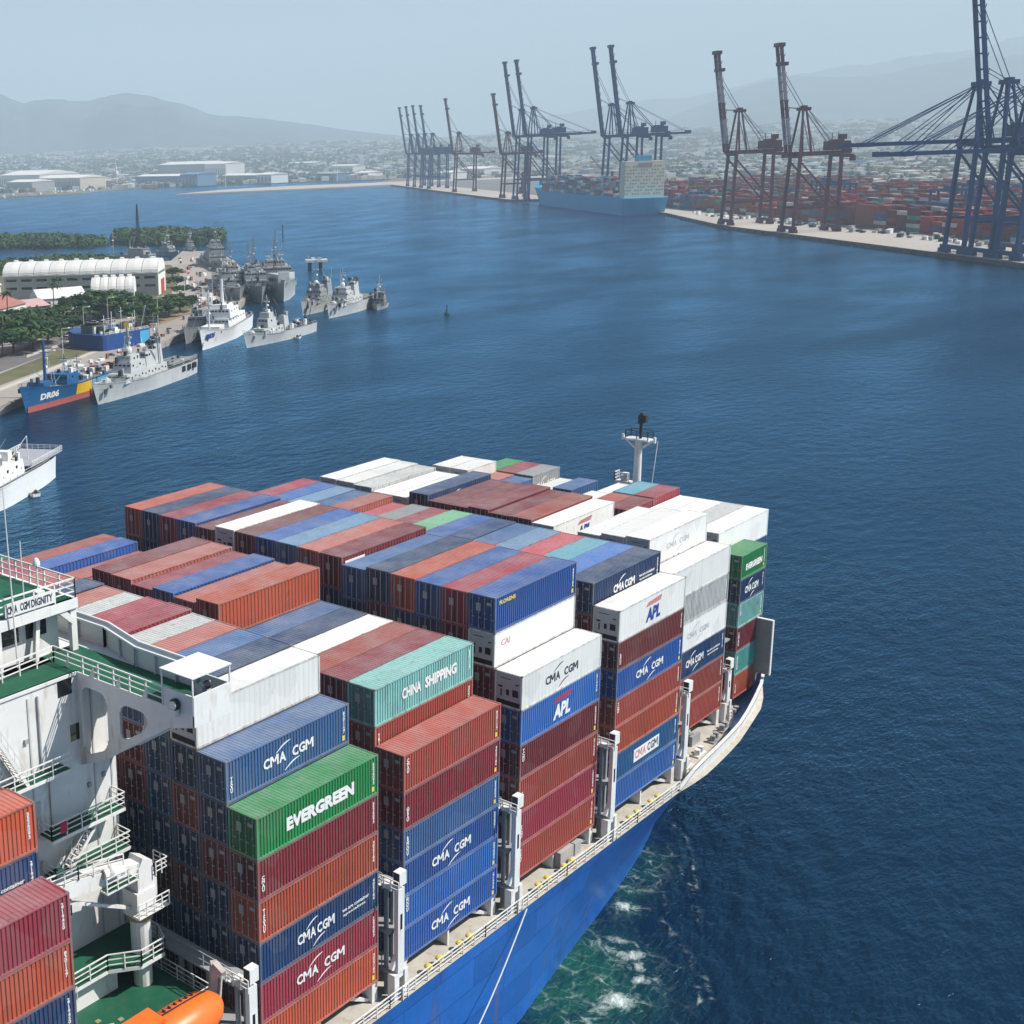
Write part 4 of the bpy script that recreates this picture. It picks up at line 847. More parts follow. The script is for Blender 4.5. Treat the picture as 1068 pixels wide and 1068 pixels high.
poly('pavement', [(-60,428),(0,408),(60,384),(103,366),(103,364),(60,381),(0,404.5),(-60,424)], 2.512, PALEC)
poly('kerb', [(28,373),(60,362),(94,349),(94,347.5),(60,359.5),(28,370)], 2.512, PALEC, 2.4)
poly('lawn', [(150,345),(200,325),(203,318),(190,312),(160,318),(140,330)], 2.506, GRASS)
poly('dirt_strip', [(158,342),(202,326),(198,322),(158,337)], 2.51, SOIL)
poly('lawn', [(-100,376),(40,352),(60,336),(120,318),(160,318),(178,308),(188,286),(178,276),(-100,280)], 2.504, GRASS)

# ------------------------------------------------------------------ trees
def leafm(name, c): return mat(name, c, 0.7, var=0.35, scale=0.5, spec=0.2)
LEAF = [leafm('foliage_green', (0.042, 0.088, 0.02)), leafm('foliage_dark', (0.022, 0.055, 0.020)), leafm('foliage_olive', (0.068, 0.10, 0.028))]
BARK = mat('bark', (0.12, 0.09, 0.07), 0.9)
def crown(rnd, rx, ry, rz, nclump, nleaf, s):
    b = MB()
    for c in range(nclump):
        a = rnd.random()*2*math.pi; e = math.asin(rnd.uniform(-0.35, 1)); q = rnd.uniform(0.45, 1.0)
        cx, cy, cz = rx*q*math.cos(e)*math.cos(a), ry*q*math.cos(e)*math.sin(a), rz*q*math.sin(e)
        cr = rnd.uniform(0.16, 0.30)*min(rx, ry)
        mi = rnd.choice([0, 0, 1, 2])
        for l in range(nleaf):
            v = Vector((rnd.gauss(0, 1), rnd.gauss(0, 1), rnd.gauss(0, 0.8))); v = v.normalized()*cr*rnd.uniform(0.6, 1.05)
            p = Vector((cx, cy, cz))+v; nrm = (v.normalized()+Vector((rnd.uniform(-.5,.5), rnd.uniform(-.5,.5), rnd.uniform(0,.6)))).normalized()
            t = nrm.orthogonal().normalized(); t = Matrix.Rotation(rnd.random()*6.28, 3, nrm) @ t; u = nrm.cross(t); ss = s*rnd.uniform(0.6, 1.3)
            b.add([p-t*ss-u*ss*.6, p+t*ss-u*ss*.5, p+t*ss*.8+u*ss*.6, p-t*ss*.7+u*ss*.7], [(0,1,2,3)], mi)
    return b
rnd = random.Random(5)
CROWNS = []
for i in range(4):
    me = crown(rnd, 1, 1, 0.72, 46, 60, 0.07).mesh('crown'); [me.materials.append(q) for q in (LEAF if i % 2 else [LEAF[1], LEAF[1], LEAF[0]])]; CROWNS.append(me)
TR = MB(); TR.cyl((0,0,0), (0.05,0,0.5), 0.06, 0.04, n=7)
for k in range(5): a = k*1.256; TR.cyl((0.05,0,0.45), (0.45*math.cos(a), 0.45*math.sin(a), 0.95), 0.03, 0.012, n=5)
TRM = TR.mesh('trunk'); TRM.materials.append(BARK)
def tree(px, py, r_, h_, label, group=None, i=0, z=2.5, name='tree'):
    p = at(px, py, z); t = thing(name, label, 'tree', group, loc=p, rz=rnd.random()*6)
    c = obj('crown', CROWNS[i % 4], t, loc=(0, 0, h_*0.62)); c.scale = (r_, r_, h_*0.5)
    k = obj('trunk', TRM, t); k.scale = (r_*0.9, r_*0.9, h_*0.55)
for i, (x, y, r_, h_, wh) in enumerate([(-8,374,11,11,'at the left picture edge beside the road'),(14,368,11,12,'broad, leftmost of the big grove beside the road'),(34,364,10,11,'in the middle of the grove beside the road'),(50,357,9,10,'bright, near the right of the roadside grove'),
        (62,350,7,8,'at the right end of the roadside grove'),(24,354,10,12,'at the back of the roadside grove'),(42,349,9,11,'behind the roadside grove below the palms'),(76,344,5,6,'small, beside the car park kerb'),
        (2,357,11,13,'dark, at the back left of the grove'),(74,338,11,9,'left end of the dark grove before the warehouse'),(88,336,12,12,'dark, second in the grove before the warehouse'),(102,334,12,13,'dark, in the middle of the grove before the warehouse'),
        (114,330,11,12,'dark, right in the grove before the warehouse'),(126,330,9,10,'at the right end of the dark grove'),(140,340,8,9,'low, left end of the trimmed green hedge trees'),(152,339,8,9,'second of the trimmed green hedge trees'),
        (164,335,8,9,'third of the trimmed green hedge trees'),(176,330,8,9,'fourth of the trimmed green hedge trees'),(188,325,8,8,'right end of the trimmed green hedge trees'),(146,328,6,10,'slim, before the warehouse end wall'),
        (184,300,5,6,'small, beside the pier roadway near the warehouse'),(188,308,4,5,'small, at the foot of the pier roadway'),(183,290,5,6,'small, behind the warehouse corner')]):
    tree(x, y, r_, h_, f'green tree {wh}', 'trees along the naval base road', i)
PALM = leafm('palm_green', (0.04, 0.075, 0.03))
def palm(px, py, h_, label):
    p = at(px, py, 2.5); t = thing('palm_tree', label, 'palm tree', 'palms behind the roadside grove', loc=p)
    MB().cyl((0,0,0), (0.5,0,h_), 0.28, 0.18, n=7).build('trunk', BARK, t)
    b = MB()
    for k in range(16):
        a = k*2*math.pi/16+rnd.uniform(-.15,.15); el = rnd.uniform(-0.2, 0.9); prev = Vector((0.5,0,h_)); d = Vector((math.cos(a), math.sin(a), el)).normalized(); sd = Vector((-math.sin(a), math.cos(a), 0))
        for q in range(5):
            nx = prev+d*0.95; w0 = [0.3,0.7,0.75,0.55,0.3][q]; w1 = [0.7,0.75,0.55,0.3,0.05][q]; dr = Vector((0,0,-.25))
            b.add([prev, nx, nx+sd*w1+dr*w1, prev+sd*w0+dr*w0, nx-sd*w1+dr*w1, prev-sd*w0+dr*w0], [(0,1,2,3), (0,5,4,1)]); prev = nx; d = (d+Vector((0,0,-0.32))).normalized()
    b.build('crown', PALM, t)
palm(57, 342, 18, 'tall palm between the low roofs and the dark grove'); palm(9, 350, 17, 'tall palm at the left edge above the white houses'); palm(31, 366, 15, 'palm rising over the roadside grove'); palm(62, 322, 14, 'palm before the middle of the long warehouse'); palm(3, 372, 14, 'leftmost palm beside the white houses')
# mangrove masses: one object each
def mangrove(pts, hgt, n, seed):
    rn = random.Random(seed); P_ = [at(x, y, 0.5) for x, y in pts]; b = MB()
    xs = [p.x for p in P_]; ys = [p.y for p in P_]
    def inside(x, y):
        c = False
        for i in range(len(P_)):
            a, d = P_[i], P_[i-1]
            if (a.y > y) != (d.y > y) and x < (d.x-a.x)*(y-a.y)/(d.y-a.y)+a.x: c = not c
        return c
    k = 0
    while k < n:
        x = rn.uniform(min(xs), max(xs)); y = rn.uniform(min(ys), max(ys))
        if not inside(x, y): continue
        k += 1; h = hgt*rn.uniform(0.7, 1.05); mi = rn.choice([0, 1, 1, 0, 2]); cr = rn.uniform(3.0, 5.5)
        for l in range(26):
            v = Vector((rn.gauss(0,1), rn.gauss(0,1), abs(rn.gauss(0,1))*.9-0.2)).normalized()*cr; p = Vector((x, y, h-cr))+v
            nrm = (v.normalized()+Vector((rn.uniform(-.5,.5), rn.uniform(-.5,.5), .2))).normalized(); t = nrm.orthogonal().normalized(); t = Matrix.Rotation(rn.random()*6.28, 3, nrm) @ t; u = nrm.cross(t); ss = rn.uniform(0.8, 1.6)
            b.add([p-t*ss-u*ss*.6, p+t*ss-u*ss*.5, p+t*ss*.8+u*ss*.6, p-t*ss*.7+u*ss*.7], [(0,1,2,3)], mi)
        if k % 2 == 0:
            for l in range(8):
                a = rn.random()*6.28; q = Vector((x+cr*.8*math.cos(a), y+cr*.8*math.sin(a), 0)); s2 = Vector((-math.sin(a), math.cos(a), 0))*1.4
                b.add([q-s2, q+s2, q+s2+Vector((0,0,h-cr)), q-s2+Vector((0,0,h-cr))], [(0,1,2,3)], 1)
    b.build('mangrove', LEAF, kind='stuff')
mangrove([(-120,264),(20,259),(100,258),(108,254),(60,250),(-120,251)], 8, 700, 1)
mangrove([(119,254),(150,256),(200,256),(231,252),(232,247),(180,245),(122,246)], 9, 520, 2)
mangrove([(-120,296),(30,290),(60,282),(128,279),(124,274),(96,271),(60,272),(0,277),(-120,284)], 6, 800, 3)

# ------------------------------------------------------------------ base buildings
WROOF = mat('white_sheet_roof', (0.70, 0.69, 0.66), 0.5, var=0.06, scale=0.1); WALLG = mat('grey_rendered_wall', (0.42, 0.42, 0.42), 0.85, var=0.08); WALLW = mat('white_wall', (0.74, 0.73, 0.70), 0.8, var=0.06)
REDD = mat('red_door', (0.42, 0.05, 0.06), 0.6); REDT = mat('red_tile_roof', (0.36, 0.15, 0.12), 0.8, var=0.15)
def vault(name, label, pa, pb, width, hw, hr, ribs, win, red=False):
    """arched hall: pa-pb is its long front wall, width goes away from us"""
    a = at(*pa); b_ = at(*pb); L_ = (b_-a).length; ang = math.atan2(b_.y-a.y, b_.x-a.x); t = thing(name, label, 'warehouse', loc=a, rz=ang)
    b = MB(); n = 14; prof = [(width/2-width/2*math.cos(math.pi*i/n), hw+(hr-hw)*math.sin(math.pi*i/n)) for i in range(n+1)]
    b.box(0, L_, 0, width, 0, hw-0.02); b.build('wall', [WALLG], t)
    g = MB(); 
    g.prism([(0,0)]+prof+[(width,0)], L_+0.02, L_+0.35, 'x'); g.prism([(0,0)]+prof+[(width,0)], -0.35, -0.02, 'x'); g.build('end_wall', WALLW, t)
    r = MB(); seg = L_/ribs
    for k in range(ribs):
        x0, x1 = k*seg, (k+1)*seg
        vs = [(x, y, z) for x in (x0+0.1, (x0+x1)/2, x1-0.1) for y, z in prof]
        vs = [(x, y, z+(0.25 if abs(x-(x0+x1)/2) < .1 else 0)) for x, y, z in vs]
        r.add(vs, [(q*(n+1)+i, (q+1)*(n+1)+i, (q+1)*(n+1)+i+1, q*(n+1)+i+1) for q in range(2) for i in range(n)])
    r.box(-0.5, L_+0.5, -0.6, 0, hw-0.5, hw); rf = r.build('roof', WROOF, t)
    v = MB()
    for k in range(ribs): v.cyl(((k+.5)*seg-1, width/2, hr), ((k+.5)*seg+1, width/2, hr), 1.0, n=8)
    v.build('roof_vent', WROOF, rf)
    for k in range(ribs):
        wb = MB()
        for z in win: wb.box(k*seg+1.2, (k+1)*seg-1.2, -0.08, 0.05, z, z+1.2)
        wb.build('window', GLASS, t)
    if red:
        d = MB(); d.box(L_+0.3, L_+0.5, width*0.35, width*0.8, 0, hw*0.62); d.build('door', REDD, t)
        d = MB(); d.box(L_+0.3, L_+0.45, 1.5, width-1.5, hw*0.9, hw*1.0); d.build('clerestory', mat('green_glass', (0.1, 0.25, 0.15), 0.3), t)
    else:
        d = MB(); d.box(L_+0.3, L_+0.45, 1.5, width-1.5, hw*0.55, hw*0.7); d.build('clerestory', mat('green_glass', (0.1, 0.25, 0.15), 0.3), t)
vault('warehouse', 'long white warehouse with ribbed arched roof and red doors in its end wall', (5, 312), (165, 308), 26, 11.5, 17.5, 10, (4.5, 8.5), True)
vault('warehouse', 'smaller white arched hall half hidden by trees before the long warehouse', (97, 331), (140, 329.5), 18, 10.5, 16.5, 5, (7.0,), False)
def house_(name, label, cat, pa, pb, dep, h_, roof='flat', wm=None, rm=None, z=2.5, win=True, group=None, hr=None):
    a = at(*pa, z); b_ = at(*pb, z); L_ = (b_-a).length; ang = math.atan2(b_.y-a.y, b_.x-a.x); t = thing(name, label, cat, group, loc=a, rz=ang)
    wm = wm or WALLW; rm = rm or WROOF
    MB().box(0, L_, 0, dep, 0, h_).build('wall', wm, t)
    if roof == 'flat': MB().box(-0.4, L_+0.4, -0.4, dep+0.4, h_+0.003, h_+0.5).build('roof', rm, t)
    else:
        rh = hr or dep*0.16; MB().prism([(-0.6, h_+0.003), (dep/2, h_+rh), (dep+0.6, h_+0.003)], -0.6, L_+0.6, 'x').build('roof', rm, t)
    if win:
        n = max(1, int(L_/6)); 
        for i in range(min(n, 8)):
            MB().box(L_*(i+.3)/n, L_*(i+.7)/n, -0.06, 0.05, h_*0.4, h_*0.75).build('window', GLASS, t)
    return t
house_('house', 'white building with red tiled roof left of the palms', 'building', (2,345), (28,338), 22, 9, 'gable', rm=REDT)
house_('house', 'white gabled building at the left picture edge below the red roofs', 'building', (-30,372), (4,358), 18, 8, 'gable')
house_('house', 'low pink-roofed building between the white house and the palms', 'building', (28,338), (52,335), 16, 7, 'gable', wm=WALLG, rm=mat('pink_roof', (0.5,0.33,0.32), 0.8))
house_('house', 'low white curved-roof annex in front of the long warehouse', 'building', (42,326), (90,322), 14, 6, 'gable', hr=4)
house_('kiosk', 'small white gatehouse at the corner of the small arched hall', 'kiosk', (133,332), (141,330), 6, 6)
house_('house', 'small white building behind the left end of the long warehouse', 'building', (-40,318), (2,314), 16, 8, 'gable')
# cars
CARCOL = {'white': (.7,.7,.7), 'silver': (.4,.42,.44), 'dark blue': (.03,.05,.12), 'black': (.02,.02,.025), 'red': (.35,.03,.03)}
def car(p, rz, colname, label, group='cars parked on the naval base', cat='car'):
    t = thing('parked_car', label, cat, group, loc=p, rz=rz)
    m = mat('car_paint_'+colname.replace(' ', '_'), CARCOL[colname], 0.3, var=0.03, spec=0.6)
    MB().prism([(-2.2,0.35),(2.2,0.35),(2.25,0.8),(1.2,0.95),(-2.1,1.0),(-2.25,0.8)], -0.88, 0.88, 'y').build('body', m, t)
    c = MB(); c.prism([(-1.7,0.98),(1.1,0.93),(0.5,1.45),(-1.3,1.48)], -0.8, 0.8, 'y'); c.build('cabin', GLASS, t); MB().box(-1.25, 0.45, -0.74, 0.74, 1.475, 1.52).build('roof', m, t)
    for x in (-1.4, 1.4):
        for y in (-0.9, 0.7): MB().cyl((x, y, 0.33), (x, y+0.2, 0.33), 0.33, n=10).build('wheel', DARK, t)
for i, (x, y, c) in enumerate([(86,343,'white'),(93,345,'dark blue'),(98,346,'silver'),(103,342,'white'),(97,338,'white'),(106,338,'silver'),(90,337,'white'),(83,338,'black'),(72,350,'silver'),(76,352,'black'),(69,354,'white'),(112,336,'white'),(118,335,'silver'),(88,349,'dark blue'),(199,302,'black'),(202,303.5,'black'),(206,302,'black'),(195,300,'dark blue')]):
    where = ['first from the left in the front row of the car park','below the street lamp in the car park','in the middle of the car park','at the right front of the car park','in the back row behind the lamp','at the right of the back row','at the left of the back row','under the trees behind the car park','beside the kerb next to the grove','in the shade at the kerb','leftmost at the grove','nearest the blue hull','beside the blue hull at the back','on the road beside the kerb island','left of three on the pier roadway','middle of three on the pier roadway','right of three on the pier roadway','at the edge of the pier roadway near the lawn'][i]
    car(at(x, y, 2.51), R(40+rnd.uniform(-15, 15)+(90 if i % 3 else 0)), c, f'{c} parked car {where}')
for i, (x, y, h_) in enumerate([(88,349,11),(113,338,11),(66,372,10),(50,388,7),(193,318,14),(165,340,12),(222,318,14)]):
    t = thing('street_lamp', ['white street lamp in front of the dark grove','street lamp at the right of the car park','street lamp on the kerb island beside the road','low lamp on the verge above the blue ship','tall lamp at the foot of the pier','lamp before the trimmed hedge trees','tall lamp on the pier roadway'][i], 'street lamp', 'lamps of the naval base', loc=at(x, y, 2.5))
    MB().cyl((0,0,0), (0,0,h_), 0.14, 0.09, n=7).beam((0,0,h_-.1), (2.0,-1.2,h_), 0.12).build('post', WHITE, t); MB().box(1.6, 2.6, -1.5, -0.9, h_-0.05, h_+0.15).build('lamp_head', WHITE, t)

# ------------------------------------------------------------------ moored ships
NAVY_G = mat('naval_grey', (0.25, 0.27, 0.28), 0.55, var=0.07, scale=0.3, dirt=(0.28,0.2,0.14), dirtamt=0.25); NDECK = mat('naval_deck', (0.17, 0.18, 0.19), 0.8, var=0.15)
PALEG = mat('pale_naval_grey', (0.46, 0.47, 0.46), 0.55, var=0.07, scale=0.3, dirt=(0.3,0.2,0.14), dirtamt=0.3); CGW = mat('coastguard_white', (0.74, 0.75, 0.74), 0.5, var=0.05)
def hullmesh(L_, B, fb, fs_, fb_bow, draft=0.5, full=1.0, trans=0.8):
    """ship hull, bow at x=0, stern at x=-L; returns (MB, deck MB)"""
    N = 16; K = 6; b = MB(); d = MB(); sides = []
    for sg in (1, -1):
        rings = []
        for i in range(N+1):
            t = i/N; x = -L_*t; hb_ = B/2*min(1, (t/(0.42*full))**0.62 if t > 0 else 0)*(1 if t < 0.75 else 1-(1-trans)*((t-.75)/.25)**2)
            wb = B/2*min(1, max(0, (t-0.03)/(0.48*full))**0.85)*(0.96 if t < 0.8 else 0.96-(1-trans)*((t-.8)/.2)**1.5*1.2)
            zt = fb+(fb_bow-fb)*max(0, 1-t/0.45)**1.6 if t < .45 else fb
            ring = []
            for k in range(K+1):
                q = k/K; z = -draft+(zt+draft)*q; y = wb+(hb_-wb)*q**1.5; ring.append((x+(1-q)*(-0.05*L_ if i == 0 else -0.05*L_*max(0, 1-t*8)), sg*max(y, 0.02), z))
            rings.append(ring)
        n = K+1; vs = [p for r in rings for p in r]; fs = []
        for i in range(N):
            for k in range(K): q = (i*n+k, i*n+k+1, (i+1)*n+k+1, (i+1)*n+k); fs.append(q if sg == 1 else q[::-1])
        b.add(vs, fs); sides.append(rings)
    st = [sides[0][-1][k] for k in range(K+1)]+[sides[1][-1][k] for k in range(K, -1, -1)]; b.add(st, [tuple(range(len(st)))])
    dk = [(r[-1][0], r[-1][1]-0.05*0, r[-1][2]-0.35) for r in sides[0]]; ds = [(r[-1][0], r[-1][1], r[-1][2]-0.35) for r in sides[1]]
    for i in range(N): d.add([dk[i], dk[i+1], ds[i+1], ds[i]], [(0,1,2,3)])
    return b, d
def lattice(b, x, y, z0, z1, w0, w1, mi=0, th=0.18, steps=6):
    for sx in (-1, 1):
        for sy in (-1, 1): b.beam((x+sx*w0/2, y+sy*w0/2, z0), (x+sx*w1/2, y+sy*w1/2, z1), th, mi=mi)
    for i in range(steps):
        t0, t1 = i/steps, (i+1)/steps; za, zb = z0+(z1-z0)*t0, z0+(z1-z0)*t1; wa, wb = (w0+(w1-w0)*t0)/2, (w0+(w1-w0)*t1)/2
        for s_ in (-1, 1):
            b.beam((x-wa, y+s_*wa, za), (x+wb, y+s_*wb, zb), th*.6, mi=mi); b.beam((x+s_*wa, y-wa, za), (x+s_*wb, y+wb, zb), th*.6, mi=mi)
            b.beam((x-wb, y+s_*wb, zb), (x+wb, y+s_*wb, zb), th*.6, mi=mi); b.beam((x+s_*wb, y-wb, zb), (x+s_*wb, y+wb, zb), th*.6, mi=mi)
def vessel(name, label, cat, bow, stern, B, fb, fbb, hm_, sm, blocks, masts=(), L_=None, full=1.0, gun=None, funnel=(), extra=None, sternabs=None, group=None, trans=.8):
    a = at(*bow, 0); s_ = sternabs or at(*stern, 0); v = (a-s_); v.z = 0; L_ = L_ or v.length; ang = math.atan2(v.y, v.x)
    t = thing(name, label, cat, group, loc=(a.x, a.y, 0), rz=ang)
    hb_, db = hullmesh(L_, B, fb, 0, fbb, full=full, trans=trans); h = hb_.build('hull', hm_, t); db.build('deck', NDECK, t)
    for (x0, x1, y0, y1, z0, z1, *o) in blocks:          # x measured aft of the bow as a share of the length
        q = MB(); xa, xb = -L_*x1, -L_*x0; sl_ = o[0] if o else 0.0; w2 = (z1-z0)*0.12
        q.add([(xa,y0*B/2,z0),(xb,y0*B/2,z0),(xb,y1*B/2,z0),(xa,y1*B/2,z0),(xa,y0*B/2+w2,z1),(xb-sl_,y0*B/2+w2,z1),(xb-sl_,y1*B/2-w2,z1),(xa,y1*B/2-w2,z1)], [(0,3,2,1),(4,5,6,7),(0,1,5,4),(1,2,6,5),(2,3,7,6),(3,0,4,7)])
        sp_ = q.build('superstructure', sm, t)
        if z1-z0 > 1.8 and (x1-x0)*L_ > 4:
            wb = MB(); n = int((x1-x0)*L_/2.2)
            for i in range(n):
                for y in (y0*B/2-0.03+w2*.62, y1*B/2+0.03-w2*.62): wb.box(xa+1+i*2.2, xa+1.7+i*2.2, y-0.05, y+0.05, z1-1.3 if i % 2 else z0+0.7, z1-0.7 if i % 2 else z0+1.5)
            for i in range(int((y1-y0)*B/2/1.4)): wb.box(xb-sl_*.7-0.03, xb-sl_*.7+0.08, y0*B/2+w2+0.4+i*1.4, y0*B/2+w2+1.4+i*1.4, z1-1.25, z1-0.6)
            wb.build('window', GLASS, sp_)
    for (x, y, z0, z1, w0, kind) in masts:
        q = MB()
        if kind == 'lattice': lattice(q, -L_*x, y, z0, z1, w0, w0*.25)
        else:
            q.cyl((-L_*x, y, z0), (-L_*x, y, z1), w0, w0*.6, n=8)
        q.beam((-L_*x, y-1.6, z1-(z1-z0)*.25), (-L_*x, y+1.6, z1-(z1-z0)*.25), 0.15); q.beam((-L_*x, y-1.1, z1-1), (-L_*x, y+1.1, z1-1), 0.12)
        ms = q.build('mast', sm if kind != 'dark' else DARK, t); q = MB(); q.box(-L_*x-0.2, -L_*x+0.2, y-1.2, y+1.2, z1-(z1-z0)*.4, z1-(z1-z0)*.4+0.5); q.dome((-L_*x-0.6, y, z1-(z1-z0)*.6), .6, .6, .7); q.build('radar', WHITE, ms)
    for (x, z0, z1, w_, l_, c) in funnel:
        q = MB(); q.box(-L_*x-l_/2, -L_*x+l_/2, -w_/2, w_/2, z0, z1); fn = q.build('funnel', c, t); MB().box(-L_*x-l_/2-.05, -L_*x+l_/2+.05, -w_/2-.05, w_/2+.05, z1-.8, z1+.1).build('funnel_cap', DARK, fn)
    if gun:
        x, z = gun; MB().dome((-L_*x, 0, z), 1.5, 1.3, 1.6).cyl((-L_*x, 0, z+.9), (-L_*x+3.6, 0, z+1.6), 0.14, n=6).build('gun', sm, t)
    q = MB(); k = 14; P1 = []
    for i in range(k+1): tt = i/k; P1.append(Vector((-L_*tt*0.98-0.3, B/2*0.96*min(1, ((tt+.01)/(0.42*full))**0.62)*(1 if tt < .75 else 1-(1-trans)*((tt-.75)/.25)**2), (fb+(fbb-fb)*max(0, 1-tt/0.45)**1.6 if tt < .45 else fb)-0.3)))
    q.rail(P1, h=1.2, step=3, r=0.035, levels=2); q.rail([Vector((p.x, -p.y, p.z)) for p in P1], h=1.2, step=3, r=0.035, levels=2); q.build('railing', sm, t)
    q = MB(); rv = random.Random(int(bow[0]*7+bow[1]))
    for i in range(int(L_*.7)):
        tt = rv.uniform(.08, .95); bl = [k for k in blocks if k[0] < tt < k[1]]; zz = max([k[5] for k in bl], default=fb); hw_ = (B*.42 if not bl else B*.5*max(k[3] for k in bl if k[5] == zz)*.85); y = rv.uniform(-hw_, hw_); s3 = rv.uniform(.25, .8)
        if bl or rv.random() < .6: q.box(-L_*tt-s3, -L_*tt+s3, y-s3*.7, y+s3*.7, zz-.2, zz+rv.uniform(.5, 1.7), rv.choice([0,0,1,2,2,3]))
    for i in range(5):
        tt = rv.uniform(.25, .7); zz = max([k[5] for k in blocks if k[0] < tt < k[1]], default=fb); q.cyl((-L_*tt, rv.uniform(-B*.25, B*.25), zz-.1), (-L_*tt, rv.uniform(-B*.25, B*.25), zz+rv.uniform(4, 8)), .07, .04, n=5, mi=3)
    q.build('deck_fittings', [STEEL, NDECK, DARK, WHITE], t, kind='stuff')
    if extra: extra(t, L_, B)
    return t, L_
def hull_y(L_, B, fb, fbb, x, z):
    t = max(0.001, -x/L_); hb_ = B/2*min(1, (t/0.42)**0.62); wb = B/2*min(1, max(0, (t-0.03)/0.48)**0.85)*.96; zt = fb+(fbb-fb)*max(0, 1-t/0.45)**1.6; q = max(0, min(1, (z+.5)/(zt+.5))); return wb+(hb_-wb)*q**1.5
def pennant(t, L_, B, s, x, z, h_, m, fb, fbb, w_=None, port=True):
    """number painted along the bow, following the flare"""
    w_ = w_ or len(s)*h_*0.75; q = MB(); letters(q, s, 0, 0, 0, w_, h_, bold=0.05)
    tm = MB()
    vs = []
    for v in q.v:
        xx = (-L_*x+v[0]) if not port else (-L_*x-v[0]); zz = z+v[2]; yy = hull_y(L_, B, fb, fbb, xx, zz)+0.12
        vs.append((xx, yy if port else -yy, zz))
    tm.add(vs, [f if not port else f for f in q.f]); tm.build('hull_number', m, t)
BLUEH = mat('survey_blue', (0.012, 0.10, 0.25), 0.5, var=0.1, scale=0.3); ANTIF = mat('red_antifouling', (0.42, 0.10, 0.08), 0.7, var=0.15, dirt=(0.2,0.1,0.08), dirtamt=0.4); CYAN = mat('light_blue_paint', (0.07, 0.38, 0.62), 0.5, var=0.1); GOLD = mat('yellow_square', (0.75, 0.48, 0.02), 0.5)
# grey patrol ship in front
def ex1(t, L_, B):
    q = MB()
    for i in range(3): q.box(-L_*(0.80+i*.065)-1.3, -L_*(0.80+i*.065)+1.0, B/2*.86, B/2*1.02, 2.4, 4.1)
    q.build('side_opening', BLACK, t)
    MB().box(-L_*0.98, -L_*0.70, -B*.44, B*.44, 5.2, 5.5).build('helideck', NDECK, t); MB().rail([(-L_*.98,B*.44,5.5),(-L_*.7,B*.44,5.5)], h=.9, step=2, r=.04).build('deck_rail', PALEG, t)
    MB().beam((-L_*.62, 2, 5), (-L_*.52, 4.5, 19), 0.35).beam((-L_*.62, 2.6, 5), (-L_*.52, 5.0, 19), 0.2).build('boat_crane', PALEG, t); MB().dome((-L_*.36, 0, 13.2), 1.2, 1.2, 1.3, full=True).build('radome', WHITE, t)
    q = MB(); q.box(-L_*.07-.7, -L_*.07+.7, 1.7, 1.95, 3.0, 4.4); q.build('anchor', DARK, t)
vessel('patrol_ship', 'pale grey naval patrol ship in front, with helideck and three side openings', 'warship', (97,424), (196,388), 9.5, 4.6, 6.8, PALEG, PALEG,
    [(.22,.66,-.75,.75,4.3,6.9,1.5),(.28,.44,-.7,.7,6.9,10.0,1.2),(.30,.40,-.55,.55,10.0,12.0,.8),(.48,.58,-.45,.45,6.9,11.5,.3),(.58,.68,-.3,.3,6.9,13.0,.3)], [(.36,0,12,20,1.2,'lattice'),(.66,-1,13,22,.12,'pole')], gun=(.14,5.5), extra=ex1, funnel=[(.62,6.9,14,2.6,4,PALEG)])
# blue survey ship with the number
def ex2(t, L_, B):
    pennant(t, L_, B, 'DR06', .13, 2.8, 2.0, LTR_W, 5.2, 8.0, w_=8.2)
    h = [c for c in t.children if c.name.startswith('hull')][0]
    for sgn in (-1, 1):
        def strip(name, m, ta, tb, za, zb, off=.06, n=14, k=3):
            q = MB(); vs = []
            for i in range(n+1):
                tt = ta+(tb-ta)*i/n
                for c in range(k+1): z = za+(zb(tt)-za)*c/k; vs.append((-L_*tt-(.12 if tt < .1 else 0), sgn*(hull_y(L_, B, 5.2, 8.0, -L_*tt, z)+off), z))
            q.add(vs, [(i*(k+1)+c, (i+1)*(k+1)+c, (i+1)*(k+1)+c+1, i*(k+1)+c+1) for i in range(n) for c in range(k)]); q.build(name, m, t)
        top = lambda tt: 5.2+2.8*max(0, 1-tt/.45)**1.6-.35
        strip('waterline_band', ANTIF, .05, .97, -.4, lambda tt: 1.7, .05, 24, 2)
        strip('yellow_panel', GOLD, .40, .54, 1.75, top); strip('light_blue_panel', CYAN, .55, .97, 1.75, top)
    MB().beam((-L_*.30, 0, 5), (-L_*.42, 3, 12), .15).beam((-L_*.3, 0, 5), (-L_*.2, -2.5, 11), .12).build('derrick', CYAN, t)
    q = MB(); r2 = random.Random(3)
    for i in range(46): x = -L_*r2.uniform(.40,.95); y = r2.uniform(-2.6,2.6); s3 = r2.uniform(.3,.9); q.box(x-s3, x+s3, y-s3, y+s3, 4.8, 4.8+r2.uniform(.5,2.0), r2.choice([0,1,2,3]))
    q.build('deck_gear', [mat('rust', (.25,.1,.06), .8), STEEL, DARK, WHITE], t)
vessel('survey_ship', 'blue ship lettered DR06 with a yellow panel and red waterline band', 'ship', (22,433), (95,406), 11, 5.2, 8.0, BLUEH, BLUEH, [(.34,.46,-.7,.7,5.0,8.2,.6),(.14,.22,-.5,.5,6.4,7.8,.3),(.5,.56,-.6,.2,5,6.6,.2)], [(.24,0,6,19,.6,'pole'),(.40,1,8,14,.12,'pole'),(.62,-2,5,12,.12,'pole')], extra=ex2, L_=62)
